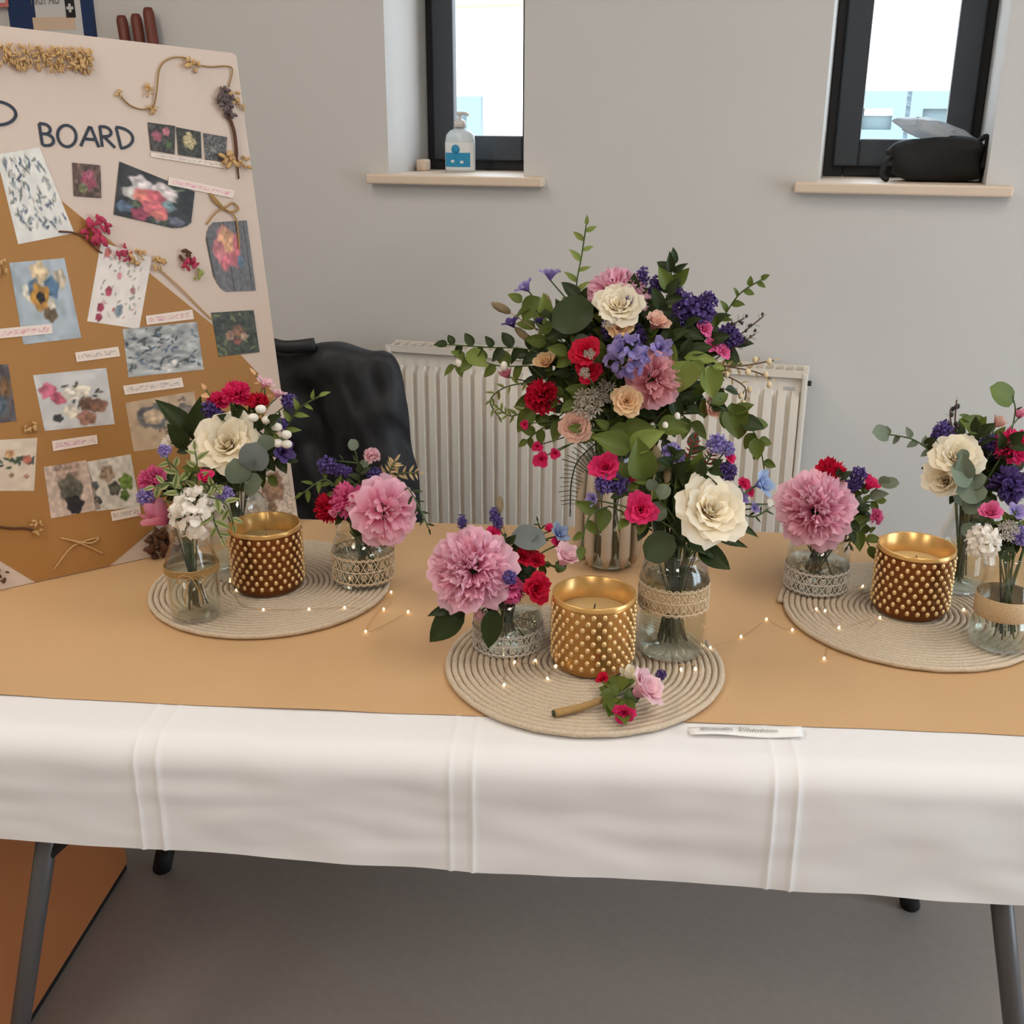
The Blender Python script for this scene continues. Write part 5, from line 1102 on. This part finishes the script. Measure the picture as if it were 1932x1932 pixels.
bunny('C3', 985, 630, 0.01, 34, -0.8, 'beige bunny tail grass under the violet bells', None); bunny('C3', 1034, 568, 0.0, 26, -0.3, 'beige grass head beside the big dark leaf', None)
for u, v, r in ((1022, 866, 18), (1048, 855, 12), (1014, 842, 12), (990, 801, 10)): F3('rose_small', 'hot', u, v, -0.02, r, 'tiny hot pink rose hanging from the largest bouquet', 'tiny hot pink roses hanging low', face=(-0.2, -0.3, 0.9))
t = sprig('C3', [(1140, 640, 0.0), (1120, 610, -0.01), (1100, 600, -0.02)], 'ovate', 'leaf_dark', 2, 40, 'big dark leaf beside the cream rose of the largest bouquet', name='big_leaf_stem')
leafflower(t, 'C3', 1120, 575, -0.03, 1040, 612, 'round', 'leaf_dark', widen=0.9); leafflower(t, 'C3', 1080, 640, -0.03, 1125, 655, 'ovate', 'leaf_euc')
t = sprig('C3', [(1060, 620, 0.0), (1020, 590, 0.0), (985, 570, 0.0)], 'ovate', 'leaf_mid', 4, 48, 'green leaf stem under the lavender bells', widen=1.1)
leafflower(t, 'C3', 1018, 560, 0.0, 985, 605, 'ovate', 'leaf_mid', widen=1.2); leafflower(t, 'C3', 1030, 600, -0.01, 1026, 555, 'ovate', 'leaf_pale')
sprig('C3', [(1105, 600, 0.02), (1088, 545, 0.02), (1098, 480, 0.02), (1106, 425, 0.01)], 'lance', 'leaf_pale', 9, 36, 'slender pale green sprig topping the largest bouquet', start=0.2)
t = sprig('C3', [(1245, 620, 0.02), (1262, 560, 0.02), (1268, 500, 0.02)], 'ovate', 'leaf_dark', 6, 46, 'dark leafy sprig rising above the purple statice', start=0.25)
leafflower(t, 'C3', 1266, 515, 0.02, 1264, 476, 'lance', 'leaf_dark'); leafflower(t, 'C3', 1262, 545, 0.02, 1245, 504, 'ovate', 'leaf_mid'); leafflower(t, 'C3', 1275, 540, 0.02, 1298, 506, 'ovate', 'leaf_mid'); leafflower(t, 'C3', 1270, 515, 0.02, 1296, 496, 'lance', 'leaf_dark')
sprig('C3', [(1330, 640, 0.02), (1360, 605, 0.02), (1395, 555, 0.01), (1436, 528, 0.0)], 'ovate', 'leaf_mid', 9, 30, 'wiry eucalyptus sprig reaching over the statice', name='eucalyptus_sprig', start=0.25)
for p in ([(1350, 660, 0.0), (1385, 640, 0.0), (1440, 597, 0.0)], [(1360, 670, 0.0), (1395, 650, 0.0), (1425, 630, 0.0)], [(1350, 650, 0.0), (1380, 615, 0.0), (1405, 600, 0.0)]): sprig('C3', p, 'needle', 'leaf_dark', 10, 16, 'fine dark heather twig beside the bright pink spray roses', 'heather twigs of the largest bouquet', buds=('bud_dark', 0.0022, 8), stem='stem_brown')
sprig('C3', [(1060, 690, 0.0), (1000, 660, 0.0), (920, 655, 0.0), (845, 650, 0.0)], 'ovate', 'leaf_dark', 13, 42, 'long leafy branch reaching towards the black coat', start=0.1)
t = sprig('C3', [(1000, 690, 0.0), (940, 690, 0.0), (885, 675, 0.0), (860, 690, 0.0)], 'ovate', 'leaf_mid', 8, 44, 'green leafy branch under the long one by the radiator', start=0.1, buds=('bud_white', 0.006, 2))
leafflower(t, 'C3', 880, 665, 0.0, 920, 690, 'ovate', 'leaf_pale', widen=1.2)
for p in ([(1010, 720, 0.0), (955, 730, 0.0), (925, 755, 0.0), (940, 785, 0.0)], [(1000, 770, 0.0), (965, 785, 0.0), (940, 770, 0.0)]): sprig('C3', p, 'lance', 'leaf_varieg', 12, 24, 'curling variegated sprig beside the deep red carnation', 'variegated curls of the largest bouquet')
t = sprig('C3', [(1060, 790, -0.01), (1020, 810, -0.01), (995, 830, -0.01)], 'ovate', 'leaf_mid', 6, 44, 'green leaf stem above the hanging tiny pink roses')
leafflower(t, 'C3', 1008, 770, 0.0, 975, 815, 'ovate', 'leaf_mid')
t = sprig('C3', [(1290, 740, -0.03), (1340, 760, -0.03), (1400, 790, -0.02), (1430, 830, -0.01), (1442, 885, 0.0)], 'ovate', 'leaf_mid', 12, 52, 'trailing green branch hanging at the window side of the largest bouquet', start=0.1, widen=1.05)
leafflower(t, 'C3', 1395, 795, -0.02, 1442, 806, 'ovate', 'leaf_dark', widen=1.2); leafflower(t, 'C3', 1425, 826, -0.02, 1430, 868, 'ovate', 'leaf_mid', widen=1.2); leafflower(t, 'C3', 1380, 760, -0.02, 1395, 830, 'ovate', 'leaf_mid', widen=1.2)
t = sprig('C3', [(1260, 700, -0.05), (1300, 680, -0.05), (1345, 690, -0.05)], 'ovate', 'leaf_pale', 3, 46, 'pale rose leaves beside the dusty pink peony', widen=1.1)
leafflower(t, 'C3', 1300, 680, -0.06, 1280, 740, 'ovate', 'leaf_pale', widen=1.45); leafflower(t, 'C3', 1340, 690, -0.05, 1345, 752, 'ovate', 'leaf_pale', widen=1.2); leafflower(t, 'C3', 1290, 675, -0.04, 1355, 678, 'lance', 'leaf_pale')
for p in ([(1350, 690, 0.0), (1400, 690, 0.0), (1460, 680, 0.0)], [(1350, 700, 0.0), (1405, 730, 0.0), (1400, 770, 0.0)], [(1360, 690, 0.0), (1420, 700, 0.0), (1455, 715, 0.0)]): sprig('C3', p, 'narrow', 'leaf_beige', 7, 20, 'wiry straw twig with small buds at the window side', 'straw twigs of the largest bouquet', buds=('bud_cream', 0.004, 4), stem='stem_brown')
t = sprig('C3', [(1180, 800, -0.05), (1140, 812, -0.06), (1100, 810, -0.06)], 'ovate', 'leaf_mid', 4, 44, 'green leaves under the peach rose of the largest bouquet')
for a, b, c, d in ((1150, 808, 1205, 835), (1175, 812, 1235, 806), (1150, 820, 1155, 870), (1240, 800, 1300, 812)): leafflower(t, 'C3', a, b, -0.06, c, d, 'ovate', 'leaf_mid', widen=1.1)
# dark spiky frond
t = sprig('C3', [(1120, 840, -0.02), (1090, 870, -0.02), (1078, 910, -0.02), (1076, 955, -0.02)], 'needle', 'leaf_dark', 17, 30, 'dark spiky comb-like frond beside the ribbed vase', name='spiky_frond', stem='stem_dark', alt=False, ang=1.45, start=0.1)
for p in ([(1255, 800, -0.05), (1265, 790, -0.06), (1290, 797, -0.06)], [(1225, 815, -0.05), (1230, 806, -0.06), (1245, 800, -0.06)]): sprig('C3', p, 'needle', 'leaf_varieg', 3, 14, 'short stem with narrow white buds under the bouquet', 'white bud stems under the bouquet', buds=('bud_white', 0.005, 2))
fill('C3', 1185, 690, 200, 150, 40, 62, 'dark green filler leaves inside the largest bouquet', group='filler leaves inside the largest bouquet', dy=0.03, leaves=9)
fill('C3', 1185, 705, 130, 115, 22, 60, 'dark green inner leaves at the core of the largest bouquet', group='core leaves of the largest bouquet', dy=-0.02, leaves=8, dyr=0.02)

# ================================================================== low jar by the fallen petal (R1)
CENT['R1'] = ony(1570, 960, VASES['R1']['p'].y)
flower('R1', 'peony', 'pink', 1540, 957, -0.03, 77, 'round pale pink peony against the white radiator end', face=(-0.15, 0.25, 1))
flower('R1', 'carnation', 'red', 1567, 890, 0.02, 34, 'crimson carnation rising behind the round pale pink peony', face=(0.1, 0.8, 0.6))
flower('R1', 'rose_half', 'hot', 1638, 918, 0.0, 23, 'hot pink rosebud beyond the round pale pink peony', face=(0.4, 0.7, 0.6))
flower('R1', 'carnation', 'magenta', 1654, 974, 0.0, 17, 'small bright pink carnation low beyond the round pale pink peony', face=(0.7, 0.1, 0.6))
for u, v, r in ((1620, 896, 15), (1602, 918, 13), (1615, 912, 12)): flower('R1', 'statice', 'deep', u, v, 0.0, r, 'purple statice between crimson carnation and hot pink rosebud', 'purple statice of the peony jar by the petal')
t = sprig('R1', [(1610, 960, 0.0), (1640, 935, 0.0), (1660, 915, 0.0)], 'round', 'leaf_euc', 2, 30, 'eucalyptus stem beyond the hot pink rosebud', name='eucalyptus_sprig')
leafflower(t, 'R1', 1660, 912, 0.0, 1696, 910, 'round', 'leaf_euc', widen=0.75); leafflower(t, 'R1', 1640, 938, 0.0, 1676, 930, 'ovate', 'leaf_euc')
t = sprig('R1', [(1600, 990, 0.0), (1625, 1005, -0.01), (1640, 1030, -0.02)], 'ovate', 'leaf_mid', 4, 44, 'green leaf stem hanging beside the bronze candle holder')
sprig('R1', [(1590, 980, 0.0), (1610, 1005, -0.01), (1600, 1030, -0.02)], 'narrow', 'leaf_dark', 8, 26, 'fine dark sprig under the small bright pink carnation', buds=('bud_cream', 0.003, 5))
fill('R1', 1590, 955, 70, 60, 9, 38, 'dark green filler leaves in the low jar by the petal', group='filler leaves in the low jar by the petal', dy=0.02)

# ================================================================== bottle behind (R3)
CENT['R3'] = ony(1840, 880, VASES['R3']['p'].y)
flower('R3', 'rose', 'cream', 1803, 866, -0.02, 56, 'full cream rose in the bottle behind the hessian one', face=(-0.2, 0.5, 1)); flower('R3', 'rose_half', 'cream', 1785, 908, -0.02, 48, 'half open cream rose below the full one', face=(-0.6, 0.1, 0.9))
flower('R3', 'carnation', 'hot', 1914, 842, -0.01, 38, 'hot pink carnation beside the cream roses of the rear bottle', face=(0.2, 0.2, 1)); flower('R3', 'carnation', 'deep', 1906, 914, -0.03, 40, 'deep purple carnation above the hessian banded bottle', face=(0.2, 0.1, 1))
for u, v, r in ((1780, 812, 18), (1770, 822, 12), (1868, 836, 18), (1872, 855, 14)): flower('R3', 'statice', 'purple', u, v, 0.01, r, 'purple statice around the cream roses of the rear bottle', 'purple statice of the rear bottle')
flower('R3', 'bud', 'blush', 1885, 796, 0.02, 18, 'salmon pink bud above the hot pink carnation', face=(0.5, 0.7, 0.3)); flower('R3', 'bud', 'rosepink', 1925, 780, 0.02, 16, 'pink bud standing above the salmon one', face=(0.2, 0.9, 0.3))
t = sprig('R3', [(1830, 950, -0.03), (1825, 910, -0.05), (1818, 870, -0.05)], 'round', 'leaf_euc', 4, 40, 'broad eucalyptus sprig across the cream roses', name='eucalyptus_sprig')
for a, b, c, d in ((1835, 905, 1800, 880), (1820, 905, 1818, 858), (1850, 930, 1808, 925), (1825, 935, 1862, 925), (1815, 960, 1850, 945), (1830, 985, 1828, 1015)): leafflower(t, 'R3', a, b, -0.06, c, d, 'round' if a != 1820 else 'ovate', 'leaf_euc', widen=1.1)
t = sprig('R3', [(1800, 860, 0.0), (1760, 852, 0.0), (1720, 828, 0.0), (1665, 818, 0.0)], 'ovate', 'leaf_euc', 9, 30, 'eucalyptus branch reaching over the grey wall', name='eucalyptus_sprig', start=0.15)
leafflower(t, 'R3', 1678, 822, 0.0, 1650, 812, 'round', 'leaf_euc', widen=0.95); leafflower(t, 'R3', 1752, 850, 0.0, 1762, 828, 'round', 'leaf_dark')
t = sprig('R3', [(1870, 860, 0.01), (1850, 815, 0.01), (1830, 795, 0.01)], 'ovate', 'leaf_mid', 3, 42, 'green leaf stem behind the full cream rose'); leafflower(t, 'R3', 1855, 815, 0.01, 1815, 790, 'ovate', 'leaf_mid', widen=1.3)
t = sprig('R3', [(1900, 850, 0.02), (1915, 780, 0.02), (1912, 755, 0.02)], 'narrow', 'leaf_dark', 3, 20, 'tall stem ending in one light green leaf'); leafflower(t, 'R3', 1912, 758, 0.02, 1874, 730, 'round', 'leaf_mid', widen=0.85)
for p in ([(1810, 850, 0.01), (1802, 800, 0.01), (1805, 755, 0.01)], [(1815, 850, 0.01), (1795, 800, 0.01), (1793, 772, 0.01)]): sprig('R3', p, 'needle', 'leaf_dark', 4, 12, 'thin dark twig with tiny buds above the full cream rose', 'dark twigs of the rear bottle', buds=('bud_dark', 0.003, 4), stem='stem_brown')
fill('R3', 1850, 880, 85, 75, 14, 50, 'dark green filler leaves in the rear bottle', group='filler leaves in the rear bottle', dy=0.02)
# ================================================================== hessian banded bottle (R2)
CENT['R2'] = ony(1885, 1000, VASES['R2']['p'].y)
flower('R2', 'stock', 'white', 1855, 1022, -0.02, 35, 'frilly white flower head in the hessian banded bottle', face=(-0.25, 0.2, 1)); flower('R2', 'rose_half', 'magenta', 1868, 970, 0.0, 26, 'bright pink bud above the frilly white flower head', face=(-0.3, 0.6, 0.8))
flower('R2', 'bell', 'lavender', 1918, 966, 0.0, 20, 'violet bell flower in the hessian banded bottle', face=(0.2, 0.5, 0.8)); flower('R2', 'star', 'silver', 1902, 1002, -0.02, 24, 'pale astrantia beside the frilly white flower head'); flower('R2', 'statice', 'lavender', 1925, 1010, -0.01, 18, 'pale violet floret cluster beside the astrantia')
flower('R2', 'rose_half', 'blush', 1945, 1030, 0.0, 30, 'blush rose in the hessian banded bottle')
fill('R2', 1890, 1010, 50, 45, 6, 34, 'dark green filler leaves in the hessian banded bottle', group='filler leaves in the hessian bottle', dy=0.01)

# ------------------------------------------------------------------ buttonhole lying on the front placemat
bh = thing('buttonhole', 'pink rose buttonhole with a twine-bound stem lying on the front placemat', 'buttonhole', T(onz(1150, 1320, ZM)))
s0, s1, s2 = onz(1046, 1346, ZM+0.006), onz(1095, 1335, ZM+0.007), onz(1150, 1316, ZM+0.012)
MB().tube([s0, s0.lerp(s1, 0.15), s1, s2], [0.0048, 0.0052, 0.0048, 0.004], 10).build('bound_stem', MATS['twine'], bh, I4)
MB().tube([s0+(s0-s1)*0.06, s0+(s1-s0)*0.03], 0.0044, 8).build('cut_end', MATS['stem_dark'], bh, I4)
def bhflower(kind, col, u, v, h, rpx, face, nm):
    pos = onz(u, v, ZM+h); r = rpx*(pos-CAM).dot(FW)/FPX; ax = (RT*face[0]+UP*face[1]-FW*face[2]).normalized()
    P = petals(kind, col, 0); M = frame(pos, ax, 1.0, r); first = None
    c = ob(nm, CALYX, bh, frame(pos, ax, 0, r))
    for me in P:
        o = ob(me.name.split('.')[0], me, c, M)
        if kind in JOINED: o['kind'] = 'stuff'
bhflower('rose_half', 'palepink', 1206, 1304, 0.028, 62, (0.55, 0.45, 0.4), 'rosebud'); bhflower('rose_small', 'hot', 1178, 1344, 0.016, 27, (-0.1, -0.3, 1), 'spray_rose')
bhflower('bud', 'cream', 1190, 1272, 0.020, 27, (0.1, 0.9, 0.3), 'cream_bud'); bhflower('rose_small', 'red', 1138, 1282, 0.016, 18, (-0.4, 0.6, 0.5), 'red_bud'); bhflower('statice', 'deep', 1247, 1273, 0.012, 11, (0.5, 0.5, 0.6), 'violet_floret')
for (a, b), (c, d) in (((1165, 1312), (1130, 1292)), ((1160, 1315), (1140, 1330)), ((1168, 1308), (1152, 1270)), ((1165, 1318), (1150, 1345)), ((1170, 1305), (1175, 1268)), ((1160, 1308), (1132, 1310)), ((1168, 1325), (1180, 1358))):
    p, q = onz(a, b, ZM+0.014), onz(c, d, ZM+0.017); ob('leaf', leaf_me('ovate', 'leaf_mid'), bh, leaf_frame(p, q-p, Vector((0, -0.3, 1)), (q-p).length, 1.2))

MB().tube([onz(1165, 1312, ZM+0.012), onz(1215, 1290, ZM+0.008), onz(1246, 1275, ZM+0.010)], 0.0009, 5).build('floret_stem', MATS['stem_green'], bh, I4)

# ------------------------------------------------------------------ fallen petal, name strip
pt = mesh('fallen_petal', *petal(0, 0.9, 1.5, 1.0, 0.5, 0.0, 0, 0.5, 0.08, 5)[:2], MATS['hot']); a_ = pt.attributes.new('tip', 'FLOAT', 'POINT'); a_.data.foreach_set('value', [0.7]*len(pt.vertices))
o = ob('fallen_petal', pt, None, T(onz(1606, 1073, Z_RUN+0.0015)) @ RZ(0.3) @ SCL(0.016)); tag(o, 'single hot pink petal fallen on the brown paper', 'petal')
cq = [onz(1297, 1372, Z_RUN+0.004), onz(1512, 1370, Z_RUN+0.008), onz(1516, 1391, Z_CLOTH+0.0045), onz(1303, 1386, Z_CLOTH+0.0045)]
v = []; f = []
for i in range(13):
    for j in range(4):
        a, b = i/12, j/3; p = (cq[0]*(1-a)+cq[1]*a)*(1-b)+(cq[3]*(1-a)+cq[2]*a)*b; v.append(p+Vector((0, 0, 0.0018*math.sin(a*7)*(b))))
for i in range(12):
    for j in range(3): q = i*4+j; f.append((q, q+1, q+5, q+4))
pbr('card_white', S(240, 238, 236), 0.7)
nc = thing('name_strip', 'torn white paper strip with handwriting at the runner edge', 'paper strip', T(cq[3])); cs_ = ob('paper', mesh('paper', v, f, MATS['card_white']), nc, I4); sm = cs_.modifiers.new('paper', 'SOLIDIFY'); sm.thickness = 0.0004
pbr('pen_grey', S(96, 94, 92), 0.8)
hw = MB(); rr = random.Random(9)
def scrib(m, a0, a1, n, tall):
    pts = []
    for k in range(n*4+1):
        a = a0+(a1-a0)*k/(n*4); hgt = tall if k < 9 else 0.26; b = 0.62-(hgt if k % 2 else 0.0)*rr.uniform(0.7, 1.1)
        p = (cq[0]*(1-a)+cq[1]*a)*(1-b)+(cq[3]*(1-a)+cq[2]*a)*b; pts.append(p+Vector((0, 0, 0.0022+0.0018*math.sin(a*7)*b)))
    m.tube(pts, 0.0005, 4)
scrib(hw, 0.10, 0.38, 6, 0.42); o = hw.build('handwriting', MATS['pen_grey'], nc, I4); hw2 = MB(); scrib(hw2, 0.44, 0.78, 7, 0.46); hw2.build('handwriting', MATS['pen_grey'], nc, I4)

# ------------------------------------------------------------------ fairy lights
bulb_me = MB().ell((0, 0, 0), 0.0017, 0.0017, 0.0023, 8, 6).me('bulb', MATS['bulb'])
def onz_any(u, v):
    p = onz(u, v, Z_RUN+0.003)
    for (x, y), _, _ in mats_:
        q = onz(u, v, ZM+0.0015)
        if (q.x-x)**2+(q.y-y)**2 < 0.192**2: return q
    return p
def fairy(pxs, lit, label):
    t = thing('fairy_light_string', label, 'fairy lights', T(onz_any(*pxs[0])), 'fairy light strings')
    P = [onz_any(u, v) for u, v in pxs]; MB().tube(spline(P, 5), 0.00035, 4).build('wire', MATS['copper_wire'], t, I4)
    for u, v in lit: ob('bulb', bulb_me, t, T(onz_any(u, v)))
fairy([(425, 1100), (440, 1115), (455, 1140), (497, 1150), (583, 1149), (650, 1146), (724, 1149), (740, 1118), (690, 1192), (771, 1154)], [(434, 1093), (460, 1098), (446, 1113), (497, 1150), (583, 1149), (650, 1146), (724, 1149), (738, 1117), (690, 1191), (770, 1154), (660, 1090)], 'fine copper fairy light string over the placemat before the mood board')
fairy([(950, 1292), (960, 1250), (1005, 1255), (1032, 1280), (1050, 1256), (1140, 1232), (1190, 1235), (1300, 1255), (1340, 1222), (1398, 1201), (1446, 1168)], [(951, 1292), (971, 1249), (1010, 1246), (1033, 1280), (1048, 1257), (1190, 1234), (1312, 1262), (1340, 1222), (1398, 1201), (1446, 1168), (950, 1223), (1008, 1174), (1285, 1263)], 'fine copper fairy light string winding over the front placemat')
fairy([(1446, 1168), (1495, 1188), (1540, 1150), (1557, 1152), (1583, 1184), (1660, 1165), (1555, 1242), (1630, 1106)], [(1495, 1188), (1540, 1149), (1557, 1152), (1583, 1184), (1660, 1165), (1555, 1242), (1628, 1106), (1818, 1150)], 'fine copper fairy light string around the placemat by the fallen petal')
